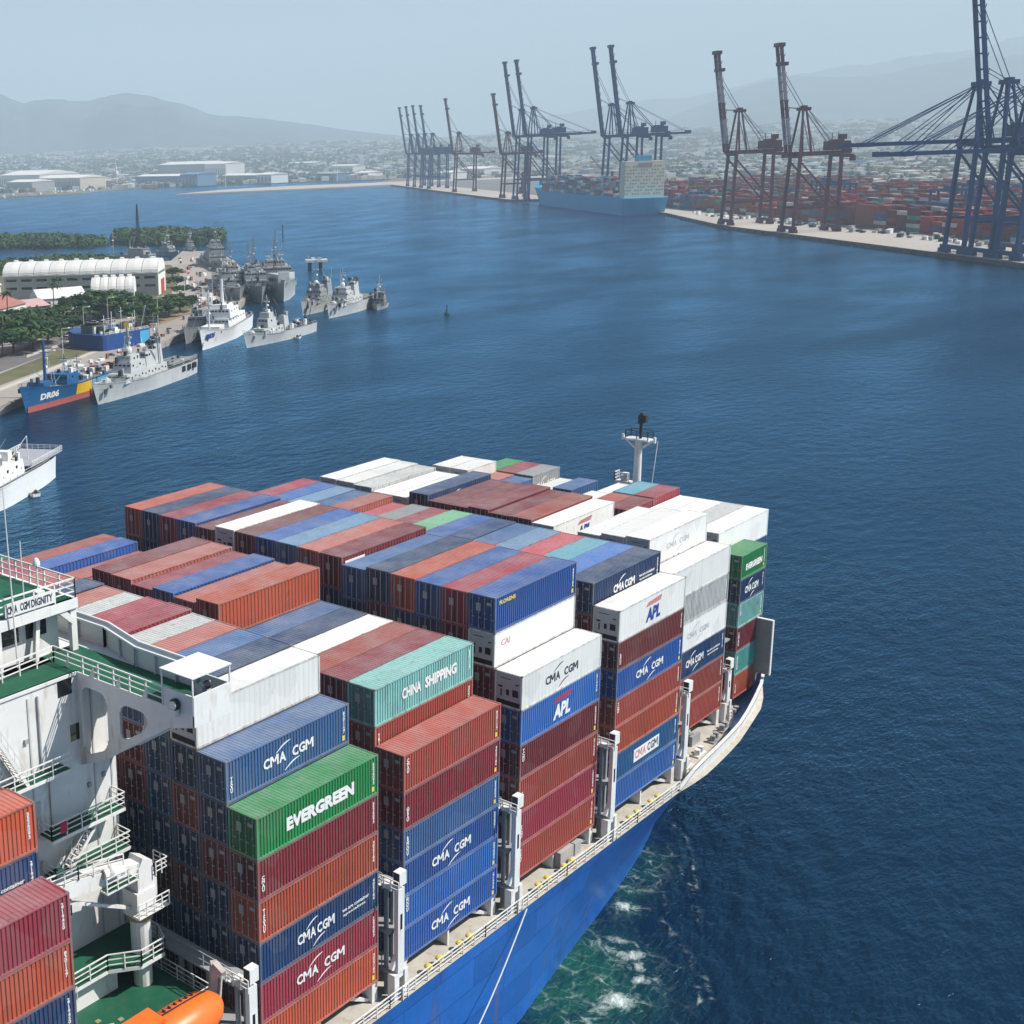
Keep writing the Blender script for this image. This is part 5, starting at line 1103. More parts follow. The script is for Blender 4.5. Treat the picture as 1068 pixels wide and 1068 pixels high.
# tall blue hull behind
def ex3(t, L_, B):
    MB().box(-3.2, -0.2, -B*.30, B*.30, 0.2, 9.0).build('bow_plate', BLUEH, t)
    q = MB(); q.box(-6, -3, 1.5, 3.0, 9.2, 12.2); q.build('yellow_locker', mat('ochre', (.5,.36,.08), .6), t)
    q = MB(); q.box(-8, -2, -4, -1, 9.2, 10.8); q.beam((-4,-4,9),(-2,-9,20), .4); q.cyl((-6,2,9),(-6,2,14),.2); q.build('deck_gear', STEEL, t)
p1 = at(108, 374, 0); p2 = at(160, 364, 0); dv_ = (p2-p1).normalized(); cen = (p1+p2)/2; nrm_ = Vector((-dv_.y, dv_.x, 0))
t = thing('supply_ship', 'deep blue high-sided vessel moored behind the grey patrol ship', 'ship', loc=(p1.x, p1.y, 0), rz=math.atan2(dv_.y, dv_.x)); LL = (p2-p1).length
q = MB(); q.prism([(0.6,0.6),(2,0),(LL-2,0),(LL,1.5),(LL-1,16),(LL-6,24),(LL*.5,28),(6,24),(1,16)], -0.5, 8.0); q.build('hull', mat('deep_blue_hull', (.012,.06,.22), .5, var=.15, dirt=(.2,.2,.25), dirtamt=.2), t)
q = MB(); q.box(LL*.74, LL-2, -0.06, 1.0, 1.0, 7.6); q.build('light_blue_panel', CYAN, t)
MB().rail([(2,.3,8),(LL-2,.3,8)], h=1.1, step=2, r=.05).build('railing', WHITE, t)
for i in range(26):
    xx, yy, s3 = rnd.uniform(2, LL-2), rnd.uniform(1, 9), rnd.uniform(.3, 1.0); MB().box(xx-s3, xx+s3, yy-s3*.7, yy+s3*.7, 8, 8+rnd.uniform(.6, 2.6)).build('deck_gear', [STEEL, WHITE, DARK, CYAN, YEL][i % 5], t)
for xx, hh in ((4,15),(9,13),(13,17),(19,14)): MB().cyl((xx,3,8),(xx,3,hh),.13).beam((xx-1,3,hh-1.5),(xx+1,3,hh-1.5),.1).build('mast', WHITE, t); 0; MB().box(3,LL*.35,8,14,8,11).build('superstructure', NAVY_G, t); MB().box(LL*.5,LL*.6,2,4,8,11.4).build('yellow_locker', mat('ochre', (.5,.36,.08), .6), t)
MB().cyl((LL*.3,3,9),(LL*.3,3,16),.15).cyl((LL*.8,4,9),(LL*.8,4,15),.15).beam((LL*.85,2,9),(LL*.75,-3,17),.3).build('mast', WHITE, t)
# white coast-guard style ship and its grey neighbours
def ex4(t, L_, B): pennant(t, L_, B, 'BI05', .06, 3.8, 2.0, LTR_B, 5.2, 8.2, w_=7.5); MB().box(-L_*.34,-L_*.22,-B*.3,B*.3,5,7).build('deck_cargo', WHITE, t); MB().box(-L_*.045-.6,-L_*.045+.6,1.9,2.2,3.4,4.8).build('anchor', DARK, t)
vessel('research_ship', 'white ship with blue hull number and white funnel mast, bow towards us', 'ship', (209,367), (262,335), 11.5, 5.2, 8.2, CGW, CGW, [(.38,.80,-.8,.8,5,8.5,.5),(.40,.62,-.85,.85,8.5,12.2,.6),(.42,.55,-.6,.6,12.2,13.6,.4)], [(.50,0,13,23,.9,'pole'),(.20,0,6,21,.35,'pole')], L_=72, extra=ex4)
vessel('warship', 'dark grey ship half hidden left of the white research ship', 'warship', (192,360), (232,338), 9.5, 4.5, 6.8, NAVY_G, NAVY_G, [(.3,.7,-.7,.7,4.4,8.5,1),(.36,.5,-.5,.5,8.5,11,.5)], [(.42,0,9,22,.2,'pole')], L_=56)
def ex5(t, L_, B):
    q = MB(); r2 = random.Random(9)
    for i in range(34): x = -L_*r2.uniform(.2,.95); y = r2.uniform(-3,3); q.box(x-.6, x+.6, y-.5, y+.5, 3.4, 3.4+r2.uniform(.8,2.4), r2.choice([0,1,1,2]))
    q.build('deck_gear', [DARK, STEEL, WHITE], t); MB().beam((-L_*.6,0,6),(-L_*.5,-2,16),.35).beam((-L_*.66,0,6),(-L_*.5,-2,16),.3).build('derrick', DARK, t)
    MB().box(-L_*.85,-L_*.78,-B*.62,-B*.5,.2,1.4).build('fender', DARK, t)
vessel('warship', 'old light grey warship with raked derrick, lying alongside the white ship', 'warship', (254,364), (323,345), 8.5, 3.6, 6.0, PALEG, PALEG, [(.2,.5,-.65,.65,3.4,6,.6),(.27,.40,-.6,.6,6,9.5,.4),(.3,.37,-.5,.5,9.5,11.5,.3),(.55,.62,-.4,.4,3.4,9,.3)], [(.34,0,11,18,.35,'pole')], gun=(.12,4.6), extra=ex5)
def ex6(t, L_, B): MB().box(-L_*.98,-L_*.66,-B*.42,B*.42,4.9,5.2).build('helideck', NDECK, t); MB().dome((-L_*.36,0,12.6),1.1,1.1,1.2,full=True).build('radome', WHITE, t); MB().box(-L_*.07-.7,-L_*.07+.7,1.7,1.95,3.0,4.4).build('anchor', DARK, t)
PB_ = [(.22,.66,-.75,.75,4.2,6.9,1.5),(.27,.44,-.75,.75,6.9,9.8,1.2),(.29,.41,-.6,.6,9.8,11.8,.8),(.55,.66,-.4,.4,6.9,13,.3)]
vessel('patrol_ship', 'grey patrol ship, right one of the pair rafted off the pier', 'warship', (341,333), (384,318), 9.5, 4.6, 6.8, PALEG, PALEG, PB_, [(.36,0,11,20,.3,'pole')], gun=(.15,5.4), extra=ex6, L_=55)
vessel('patrol_ship', 'grey patrol ship, left one of the pair rafted off the pier', 'warship', (314,330), (357,315), 9.5, 4.6, 6.8, PALEG, NAVY_G, PB_, [(.36,0,11,23,.3,'pole')], gun=(.15,5.4), extra=ex6, L_=55)
vessel('patrol_boat', 'small dark patrol boat astern of the rafted pair', 'boat', (393,324), (402,314), 7, 2.0, 3.0, STEEL, NDECK, [(.3,.8,-.75,.75,1.9,4.8,.5),(.38,.7,-.65,.65,4.8,7.2,.4)], [(.5,0,7,12.5,.2,'dark')], L_=22)
# landing ships along the pier's far side
def ex7(t, L_, B):
    MB().prism([(-18,-B*.36),(-3.5,-B*.13),(-3.5,B*.13),(-18,B*.36)], 9.5, 13.0).build('bow_house', PALEG, t); q = MB(); lattice(q, -16, -3, 9, 22, 2.4, .3); q.build('lattice_mast', DARK, t); q = MB(); q.box(-3.6,-2.6,-B*.14,B*.14,9,14.5); q.build('bow_door', WHITE, t)
    MB().box(-12,-6,-B*.34,-B*.26,10,11.3).build('opening', BLACK, t)
BLK = [(.35,.72,-.7,.7,6,9,.5),(.40,.60,-.75,.75,9,12.5,.5),(.43,.52,-.5,.5,12.5,15,.4)]
vessel('landing_ship', 'large grey landing ship with white bow door, outermost along the pier', 'warship', (297,316), (256,272), 19, 7, 11, PALEG, NAVY_G, [(.30,.75,-.7,.7,6.8,10,.5),(.34,.6,-.8,.8,10,14,.5),(.4,.5,-.5,.5,14,17,.4),(.2,.26,-.5,.5,7,9,.3)], [(.42,0,17,32,1.6,'lattice'),(.50,0,14,26,.35,'pole'),(.33,2,14,24,.3,'pole'),(.62,-2,10,22,.2,'pole')], L_=105, extra=ex7, full=.7)
vessel('warship', 'grey warship with two lattice masts, between the landing ship and its neighbour', 'warship', (274,318), (236,274), 15, 6, 9, NAVY_G, NAVY_G, [(.25,.8,-.75,.75,6,9,.5),(.30,.58,-.75,.75,9,12.5,.5),(.35,.5,-.5,.5,12.5,15.5,.4),(.66,.74,-.5,.5,9,12,.3)], [(.40,0,15,29,1.6,'lattice'),(.68,0,12,24,1.2,'lattice'),(.24,1,9,19,.2,'pole')], L_=112)
vessel('warship', 'long dark grey warship lying directly against the pier', 'warship', (251,320), (216,276), 14, 6, 9, NAVY_G, NAVY_G, BLK+[(.78,.9,-.6,.6,6,8.5,.3)], [(.45,0,14,27,1.4,'lattice'),(.7,0,9,20,.2,'pole'),(.25,0,8,18,.2,'pole')], L_=122, gun=(.12,8))
vessel('warship', 'dark grey warship with radar mast at the far end of the pier', 'warship', (232,288), (212,266), 14, 6, 9, NAVY_G, NAVY_G, [(.3,.75,-.75,.75,6,9.5,.5),(.35,.6,-.7,.7,9.5,14,.5),(.4,.5,-.5,.5,14,18,.4)], [(.44,0,18,30,1.8,'lattice')], L_=115, gun=(.12,8))
vessel('crane_barge', 'dark barge with very tall black lattice mast behind the warehouse', 'barge', (176,276), (144,276), 16, 3, 4, NAVY_G, NAVY_G, [(.25,.75,-.7,.7,3,7,.5),(.35,.6,-.6,.6,7,11,.4)], [(.62,0,4,16,.5,'pole'),(.9,0,4,24,.4,'pole')], L_=46, extra=lambda t, L_, B: (lambda q: (lattice(q, -L_*.48, 0, 11, pxh(t.location, 212), 2.8, .4, th=.28, steps=12), q.build('lattice_mast', DARK, t)))(MB()))
vessel('patrol_boat', 'small grey boat with white mast at the pier end, right of the tall mast', 'boat', (186,268), (170,266), 8, 3, 4, NAVY_G, NAVY_G, [(.3,.8,-.7,.7,2.8,6,.5),(.4,.7,-.6,.6,6,9,.4)], [(.5,0,9,18,.3,'pole')], L_=34)
vessel('patrol_boat', 'small grey boat at the head of the pier, next to the big warships', 'boat', (202,266), (194,262), 8, 3, 4, NAVY_G, NAVY_G, [(.3,.8,-.7,.7,2.8,6,.5),(.4,.7,-.6,.6,6,9,.4)], [(.5,0,9,18,.3,'pole')], L_=34)
# ship cut by the left edge of the picture: only its stern shows
def ex8(t, L_, B):
    MB().box(-L_-2.5,-L_*.72,-B*.47,B*.47,5.6,5.9).build('helideck', mat('flight_deck', (.33,.34,.38), .8, var=.1), t)
    q = MB(); q.rail([(-L_-2.5,-B*.47,5.9),(-L_*.72,-B*.47,5.9)], h=1.0, step=1.2, r=.06); q.rail([(-L_-2.5,-B*.47,5.9),(-L_-2.5,B*.47,5.9),(-L_*.72,B*.47,5.9)], h=1.0, step=1.4, r=.05); q.build('deck_rail', WHITE, t)
    q = MB(); q.cyl((-L_*.86,1,5.9),(-L_*.86,1,11),.1).beam((-L_*.86,1,11),(-L_*.68,0,6.6),.08).box(-L_*.66,-L_*.62,-2,2,5.9,10).build('mast', WHITE, t)
    MB().box(-L_*.86,-L_*.76,-B*.4,-B*.1,5.92,5.96).build('worn_marking', YEL, t); MB().box(-L_*.98,-L_*.9,-B*.58,-B*.48,.4,1.6).build('stern_fitting', DARK, t)
vessel('patrol_ship', 'white ship cut by the left picture edge, only its stern deck visible', 'warship', (-70,560), (40,497), 11, 5.0, 7, CGW, CGW, [(.3,.68,-.8,.8,4.8,8,.5)], [], extra=ex8, full=.9, trans=.85)
# small craft, dolphin, buoys
def rowboat(p, rz, label, c=WHITE):
    t = thing('motor_boat', label, 'boat', 'small boats beside the moored ships', loc=p, rz=rz); h, d = hullmesh(6, 2.2, .7, 0, 1.0, draft=.2); h.build('hull', c, t); d.build('deck', DARK, t); MB().box(-5.6,-5.1,-.3,.3,.4,1.3).build('outboard_motor', DARK, t)
rowboat(at(190,391,0), 1.0, 'small white boat tied below the grey patrol ship stern'); rowboat(at(313,351,0), .5, 'small white boat under the old grey warship stern'); rowboat(at(30,512,0), 1.2, 'white tender beside the ship at the left edge')
p = at(330, 281, 0); t = thing('mooring_platform', 'white-topped concrete platform on dark piles, alone in open water', 'platform', loc=p, rz=R(-45))
MB().box(-6.5,6.5,-4,4,4.6,6.0).build('deck', WROOF, t)
for x in (-4, 2.5):
    for y in (-2, 2): MB().cyl((x,y,-1),(x,y,4.6),1.0).build('pile', DARK, t)
MB().cyl((-5,0,6),(-5,0,8.6),.3).build('bollard', STEEL, t); MB().box(1,3,-2,2,6,7).build('locker', STEEL, t); MB().box(-3,-1,-1,1,6,7.2).build('locker', WHITE, t)
p = at(466, 328, 0); t = thing('navigation_buoy', 'small green buoy alone in the middle of the harbour', 'buoy', loc=p); gb = mat('buoy_green', (.02,.12,.08), .5)
MB().cyl((0,0,-.5),(0,0,.9),1.1,n=14).build('float', gb, t); MB().cyl((0,0,.9),(0,0,3.4),.55,.2).build('tower', gb, t); MB().box(-.3,.3,-.3,.3,3.4,4).build('lantern', DARK, t)
p = at(295, 247, 0); t = thing('channel_marker', 'thin dark channel marker standing beyond the pier', 'marker', loc=p); MB().cyl((0,0,-1),(0,0,8),.7,.4).build('pile', DARK, t); MB().box(-.9,.9,-.2,.2,8,10).build('board', DARK, t)

q = MB(); rv = random.Random(77); pa_, pb_ = at(214, 335, 2.5), at(205, 268, 2.5)
for i in range(70):
    p = pa_.lerp(pb_, rv.random())+Vector((rv.gauss(0, 1)*6, rv.gauss(0, 1)*6, 0)); s3 = rv.uniform(.4, 1.6); q.box(p.x-s3, p.x+s3, p.y-s3*.7, p.y+s3*.7, 2.5, 2.5+rv.uniform(.4, 2.2), rv.randrange(4))
for i in range(40):
    p = at(20, 418, 2.5).lerp(at(190, 346, 2.5), rv.random())+Vector((rv.gauss(0, 1)*2-3, rv.gauss(0, 1)*2+4, 0)); s3 = rv.uniform(.3, 1.3); q.box(p.x-s3, p.x+s3, p.y-s3*.7, p.y+s3*.7, 2.5, 2.5+rv.uniform(.4, 1.8), rv.randrange(4))
q.build('pier_gear', [WHITE2, STEEL, DARK, mat('rust', (.25,.1,.06), .8)], kind='stuff')

# ------------------------------------------------------------------ container terminal on the right
Q0 = Vector((704, 134, 0)); Dq = Vector((0.69090348, 0.72294701, 0)); Nq = Vector((0.72294701, -0.69090348, 0)); RZQ = math.atan2(Nq.y, Nq.x)
def tq(t, n, z=0): return Q0+Dq*t+Nq*n+Vector((0, 0, z))
QC = mat('terminal_apron', (0.40, 0.36, 0.32), 0.9, var=0.12, scale=0.01); QW = mat('quay_wall', (0.10, 0.10, 0.10), 0.9, var=0.3, scale=0.1)
edge_ = [(-400,0),(360,4),(400,8),(480,20),(575,35),(985,36),(1000,0),(1235,-2),(2000,2),(2120,5)]
b = MB(); pts_ = [tq(t_, n_) for t_, n_ in edge_]+[tq(2120,420), tq(-400,420)]
b.prism([(p.x, p.y) for p in pts_], -3, 2.5); b.build('quay', QC, kind='structure')
b = MB()
for a, c in zip(edge_, edge_[1:]):
    A, B_ = tq(*a), tq(*c); o = Nq*-0.5; b.add([A+o+Vector((0,0,-2)), B_+o+Vector((0,0,-2)), B_+o+Vector((0,0,2.3)), A+o+Vector((0,0,2.3))], [(0,1,2,3)]); L_ = (B_-A).length
    for i in range(int(L_/14)): p = A+(B_-A)*i*14/L_+Nq*-0.8; b.box(p.x-.8, p.x+.8, p.y-.8, p.y+.8, 0, 1.8)
b.build('quay_wall', QW, kind='structure')
YG = mat('yard_paving', (0.16, 0.155, 0.15), 0.9, var=0.15, scale=0.02); b = MB(); b.add([tq(-400,60,2.51), tq(2000,60,2.51), tq(2000,415,2.51), tq(-400,415,2.51)], [(0,3,2,1)]); b.build('yard_paving', YG, kind='structure')
CRB = mat('crane_blue', (0.010, 0.045, 0.155), 0.5, var=0.1); CRR = mat('crane_red', (0.075, 0.014, 0.030), 0.5, var=0.1); CRW = mat('crane_white', (0.26, 0.23, 0.28), 0.5)
def sts(t_, n0, hg, ha, hb_, m, label, up=True, wid=18, gauge=30, back=22, Lb=None, stripes=False, boommat=None):
    """ship-to-shore crane: local x landward, y along the quay"""
    o = thing('gantry_crane', label, 'gantry crane', 'ship-to-shore cranes on the quay', loc=tq(t_, n0, 2.5), rz=RZQ); bm_ = m; y0 = wid/2; T = 1.9
    for x in (0, gauge):
        for s_ in (-1, 1): MB().beam((x, s_*y0, 2.5), (x+(2.0 if x == 0 else 0), s_*(y0-1.5), hg), T).build('leg', m, o)
    b = MB()
    for x in (0, gauge):
        b.beam((x,-y0-3,3.2),(x,y0+3,3.2),2.2); b.beam((x+.7,-y0+1,hg-1),(x+.7,y0-1,hg-1),1.8)
        for s_ in (-1,1):
            b.box(x-1, x+1, s_*y0-4.2-.6, s_*y0+4.2+.6, 0, 2.2)
        b.build('sill_beam', m, o); b = MB()
    for s_ in (-1,1):
        b.beam((.5,s_*(y0-.3),hg*.32),(gauge,s_*(y0-.3),hg*.32),1.5); b.beam((2,s_*(y0-1.3),hg*.92),(gauge,s_*(y0-.4),hg*.34),1.0); b.beam((1,s_*(y0-1.4),hg),(gauge,s_*(y0-1.4),hg),1.4)
        b.build('cross_brace', m, o); b = MB()
    b = MB()
    for s_ in (-1,1): b.beam((-3,s_*3.2,hg+1),(gauge+back,s_*3.2,hg+1),1.2,2.2)
    for k in range(6): x = -2+k*(gauge+back)/5.5; b.beam((x,-3.2,hg+1),(x,3.2,hg+1),.8)
    b.box(gauge+back-3, gauge+back+1, -3.5, 3.5, hg+.5, hg+3.5); b.build('girder', m, o)
    b = MB(); ax = 5
    for s_ in (-1,1): b.beam((1.5,s_*(y0-1.5),hg),(ax-1,s_*2.6,ha),1.1); b.beam((10,s_*(y0-2),hg),(ax+1,s_*2.6,ha),1.0)
    b.box(ax-3, ax+4, -3.4, 3.4, ha-1, ha+1.2); b.box(ax-1, ax+2, -2, 2, ha+1.2, ha+2.4); b.build('apex_frame', m, o)
    b = MB()
    for s_ in (-1,1):
        b.beam((ax+2,s_*2.8,ha),(gauge-1,s_*3.2,hg+2),.55); b.beam((ax+2,s_*2.6,ha),(gauge+back-4,s_*3,hg+3),.28); b.beam((ax+1,s_*2.8,ha-3),(gauge*.45,s_*3.2,hg+2),.5)
        b.build('backstay', CRW if stripes else m, o); b = MB()
    b = MB(); b.box(gauge-7, gauge+7, -5, 5, hg+2.4, hg+8.5); b.box(gauge-4,gauge+3,-4,4,hg+8.5,hg+9.6); b.build('machinery_house', m, o)
    b = MB(); b.box(gauge+1, gauge+6, -1, 1, hg+9.6, hg+13); b.beam((gauge-5,-3,hg+8),(gauge-5,-3,hg+14),.4); b.beam((gauge+2,3,hg+8),(gauge+2,3,hg+14),.4); b.build('service_mast', m, o)
    Lb = Lb or (hb_-hg)/math.sin(R(81)); el = R(81) if up else 0; d = Vector((-math.cos(el), 0, math.sin(el))); h0 = Vector((-3, 0, hg+1)); mats = [m, CRW]
    b = MB(); N = 12
    for i in range(N):
        a, c = h0+d*Lb*i/N, h0+d*Lb*(i+1)/N; mi = 1 if stripes and (i in (1,2,3,6,7,8,9)) else 0
        for s_ in (-1,1): b.beam(a+Vector((0,s_*3.2,0)), c+Vector((0,s_*3.2,0)), 1.2, 2.0, mi=mi)
        b.beam(c+Vector((0,-3.2,0)), c+Vector((0,3.2,0)), .8, mi=mi)
        if up: up_ = Vector((math.sin(el),0,math.cos(el)))*2.2; b.beam(a+up_+Vector((0,3,0)), c+up_+Vector((0,-3,0)), .3, mi=mi)
    tip = h0+d*Lb; b.box(tip.x-2, tip.x+2.5, -4, 4, tip.z-1, tip.z+1.5); mid = h0+d*Lb*.83; b.box(mid.x-1.5, mid.x+3.5, -4.2, 4.2, mid.z-1.2, mid.z+1.2); b.build('boom', mats, o)
    b = MB(); top = Vector((ax, 0, ha))
    for s_ in (-1,1):
        for fr in ((.42,.75) if up else (.35,.5,.78,.82)):
            b.beam(top+Vector((0,s_*2.6,0)), h0+d*Lb*fr+Vector((0,s_*3,1)), .3 if up else .4)
    b.build('forestay', m, o)
    b = MB(); b.box(gauge+4, gauge+11, -3, 3, hg-2.5, hg-.3); b.box(gauge+10, gauge+13, -1.5, 1.5, hg-5, hg-1.5); b.build('trolley_cab', m, o)
    b = MB(); b.rail([(-3,4.4,hg+2.2),(gauge+back,4.4,hg+2.2)], h=1.3, step=6, r=.12, levels=1)
    for k in range(5): b.box(gauge-.8, gauge+1.2, y0-.5, y0+1.8, hg*.15*(k+1), hg*.15*(k+1)+.4)
    b.build('walkway', m, o)
    return o
def tcr(x, n0, t0=0, t1=1900):                                     # position along the quay whose foot stands under photo column x
    best = min(((abs(PX+F*((tq(t_, n0, 2.5)-CAM).dot(RT))/((tq(t_, n0, 2.5)-CAM).dot(FW))-x), t_) for t_ in range(t0, t1, 2)), key=lambda q: q[0]); return best[1]
def crane_at(x, n0, yg, ya, yb, m, label, **k):
    t_ = tcr(x, n0); p = tq(t_, n0); hg = pxh(p, yg)-2.5; ha = pxh(p, ya)-2.5; hb_ = pxh(p, yb)-2.5
    return sts(t_, n0, hg, ha, hb_, m, label, **k)
crane_at(425, 6, 161, 141, 113, CRB, 'faint blue crane, farthest left of all with its boom raised', wid=16)
crane_at(432, 6, 161, 141, 112, CRB, 'faint blue crane, second from the left with its boom raised', wid=16)
crane_at(439, 6, 160, 140, 111, CRB, 'faint blue crane, third from the left with its boom raised', wid=16)
crane_at(447, 6, 160, 140, 111, CRB, 'faint blue crane, fourth from the left beside the dark red one', wid=16)
crane_at(474, 6, 161, 139, 104, CRR, 'small dark red crane with raised boom between the blue groups', back=28)
crane_at(524, 6, 161, 139, 99, CRR, 'dark red crane with raised boom directly left of two tall blue ones', back=20)
crane_at(537, 6, 143, 115, 66, CRB, 'tall blue crane, left one of the pair left of the docked ship', back=42, gauge=36)
crane_at(549, 6, 142, 113, 64, CRB, 'tall blue crane, right one of the pair left of the docked ship', back=42, gauge=36)
crane_at(629, 40, 143, 110, 51, CRB, 'tall blue crane with raised boom, left one of the pair behind the docked ship', back=30, gauge=36)
crane_at(647, 40, 142, 108, 49, CRB, 'tall blue crane with raised boom, right one of the pair behind the docked ship', back=30, gauge=36)
crane_at(757, 8, 160, 116, 56, CRR, 'red and white crane with raised boom, left one of two', stripes=True, back=8)
crane_at(821, 8, 162, 114, 48, CRR, 'red and white crane with raised boom, right one of two', stripes=True, back=8)
crane_at(994, 6, 149, 88, 60, CRB, 'dark blue crane at the right with its boom lowered over the water', up=False, Lb=62, back=30)
crane_at(1022, 6, 156, 86, -45, CRB, 'dark blue crane at the right edge with boom raised out of the picture', back=30)
crane_at(1048, 6, 158, 86, 60, CRB, 'rightmost dark blue crane, boom lowered behind its neighbours', up=False, Lb=66, back=25)
# docked ship
def ship2():
    o = thing('container_ship', 'light blue container ship with cream deck house docked under the far cranes', 'container ship', loc=tq(590, 2), rz=math.atan2(Dq.y, Dq.x))
    Ls, Bs = 370, 42; h = MB()
    outl = [(0,-3),(0,-Bs+3),(8,-Bs),(290,-Bs),(335,-Bs*.86),(358,-Bs*.66),(Ls,-Bs/2),(358,-Bs*.34),(335,-Bs*.14),(290,0),(8,0)]; outl = [(x, -y-Bs-0) for x, y in outl]; outl = [(x, y) for x, y in outl]
    outl = [(x, -(y+Bs)-0) for x, y in outl]
    outl = [(0,-3),(0,-Bs+3),(8,-Bs),(290,-Bs),(335,-Bs*.86),(358,-Bs*.66),(Ls,-Bs/2),(358,-Bs*.34),(335,-Bs*.14),(290,0),(8,0)]
    wl = [(x*.97+ (6 if x < 50 else 0), -Bs/2+(y+Bs/2)*(.93 if x < 300 else .7)) for x, y in outl]; n = len(outl)
    zt = [16 if x < 300 else 16+(x-300)*.09 for x, y in outl]
    h.add([(x, y, -1) for x, y in wl]+[(x, y, z) for (x, y), z in zip(outl, zt)], [(i, n+i, n+(i+1) % n, (i+1) % n) for i in range(n)]+[tuple(range(2*n-1, n-1, -1))])
    h.build('hull', mat('light_blue_hull', (.025, .30, .56), .5, var=.06, scale=.05), o)
    c = mat('cream_paint', (.62, .58, .48), .6, var=.05)
    dh = MB().box(14, 28, -40, -3, 16, 49).build('deck_house', c, o); MB().box(16, 26, -28, -16, 49, 54).build('funnel', mat('funnel_blue', (.06,.30,.50), .5), o)
    q = MB(); [q.box(13.9, 14.1, -39+k*2.5, -37.6+k*2.5, 19+3.1*r3, 20.2+3.1*r3) for r3 in range(9) for k in range(15) if (k*7+r3*3) % 4]; q.box(13.8,14.1,-28,-15,44,47.5); q.build('window', mat('soft_window', (.30,.29,.26), .4), dh)
    r2 = random.Random(4); cols = [mat('ctr_red', (.30,.07,.06), .6), mat('ctr_blue', (.05,.12,.25), .6), mat('ctr_pale', (.50,.50,.48), .6), mat('ctr_grey', (.22,.25,.28), .6), mat('ctr_brown', (.18,.07,.05), .6)]
    q = MB()
    for bay in range(20):
        x = 32+bay*14.6
        if x > 325: break
        tb = r2.choice([2,4,5,6,4,6]) if bay > 1 else 1
        for row in range(15):
            y = -Bs+2+row*2.5
            if x > 285 and (row < 2 or row > 12): continue
            tt = max(0, tb+r2.choice([0,0,0,-1,-2]))
            for k in range(tt):
                if k < tt-2 and 0 < row < 14: continue
                q.box(x, x+12.2, y, y+2.4, 16.2+k*2.75, 16.2+k*2.75+2.7, r2.choice([0,1,2,3,4,3,1]))
    q.build('deck_cargo', cols, o, kind='stuff')
ship2()
# yard: stacked containers, rubber-tyred gantries
r2 = random.Random(21); YC = [mat('yard_red', (.28,.028,.035), .6, var=.1), mat('yard_maroon', (.13,.02,.025), .6), mat('yard_orange', (.25,.07,.04), .6), mat('yard_blue', (.04,.10,.22), .6), mat('yard_pale', (.5,.5,.5), .6), mat('yard_green', (.05,.22,.18), .6)]
q = MB()
for blk in range(-8, 30):
    for lane in range(9):
        t0 = -150+blk*42; n0 = 72+lane*36; mean = r2.choice([3,4,4,5,5]); tone = r2.choice([0,0,1,2,3,1])
        for i in range(3):
            for j in range(9):
                tt = max(0, mean+r2.choice([0,0,0,-1,-1,-2,1]))
                for k in range(tt):
                    if k < tt-2 and j > 1: continue
                    c0 = tq(t0+i*12.8, n0+j*2.6); mi = tone if r2.random() < .6 else r2.randrange(6); d_ = Dq*12.2; e_ = Nq*2.44; z0_, z1_ = 2.6+k*2.6, 2.6+k*2.6+2.57
                    vs = [c0, c0+d_, c0+d_+e_, c0+e_]; q.add([(v.x,v.y,z0_) for v in vs]+[(v.x,v.y,z1_) for v in vs], [(4,7,6,5),(0,4,5,1),(1,5,6,2),(2,6,7,3),(3,7,4,0)], mi)
q.build('yard_containers', YC, kind='stuff')
for i, (t_, n_) in enumerate([(330,140),(250,180),(200,250),(160,215),(420,210),(520,150),(600,180),(90,180),(40,250),(300,290)]):
    o = thing('yard_gantry', 'blue rubber-tyred gantry straddling the container stacks of the yard', 'gantry crane', 'yard gantries between the stacks', loc=tq(t_, n_, 2.5), rz=RZQ)
    [MB().beam((x,y,0),(x,y,22),1.3).build('leg', CRB, o) for x in (0, 26) for y in (-5, 5)]; MB().beam((-1,-5,22),(27,-5,22),1.8).beam((-1,5,22),(27,5,22),1.8).beam((0,-6,22),(0,6,22),1).beam((26,-6,22),(26,6,22),1).build('girder', CRB, o); MB().box(9,14,-5,5,22.8,25).box(11,13,-6,-4,18,20.5).build('trolley', CRB, o)
for i, (t_, n_, h_, m_) in enumerate([(1180,60,58,CRR),(900,90,62,CRR)]):
    o = thing('harbour_crane', ['pink mobile harbour crane between the red cranes', 'red mobile harbour crane behind the docked ship bow'][i], 'mobile crane', loc=tq(t_, n_, 2.5), rz=RZQ)
    MB().box(-6,6,-5,5,0,4).build('chassis', m_, o); MB().cyl((0,0,4),(0,0,h_*.5),2,1.4).build('tower', m_, o); MB().beam((0,0,h_*.3),(-26,0,h_*.8),1.2).build('jib', CRW, o); MB().box(-4,4,-3,3,4,9).build('cab', m_, o)
# quay clutter
q = MB()
for i in range(120):
    t_ = r2.uniform(-50, 560); n_ = r2.uniform(42, 60); p = tq(t_, n_); s3 = r2.uniform(1, 3); q.box(p.x-s3, p.x+s3, p.y-s3*.6, p.y+s3*.6, 2.5, 2.5+r2.uniform(1, 3), r2.randrange(3))
q.build('quay_gear', [WHITE2, STEEL, DARK], kind='stuff')

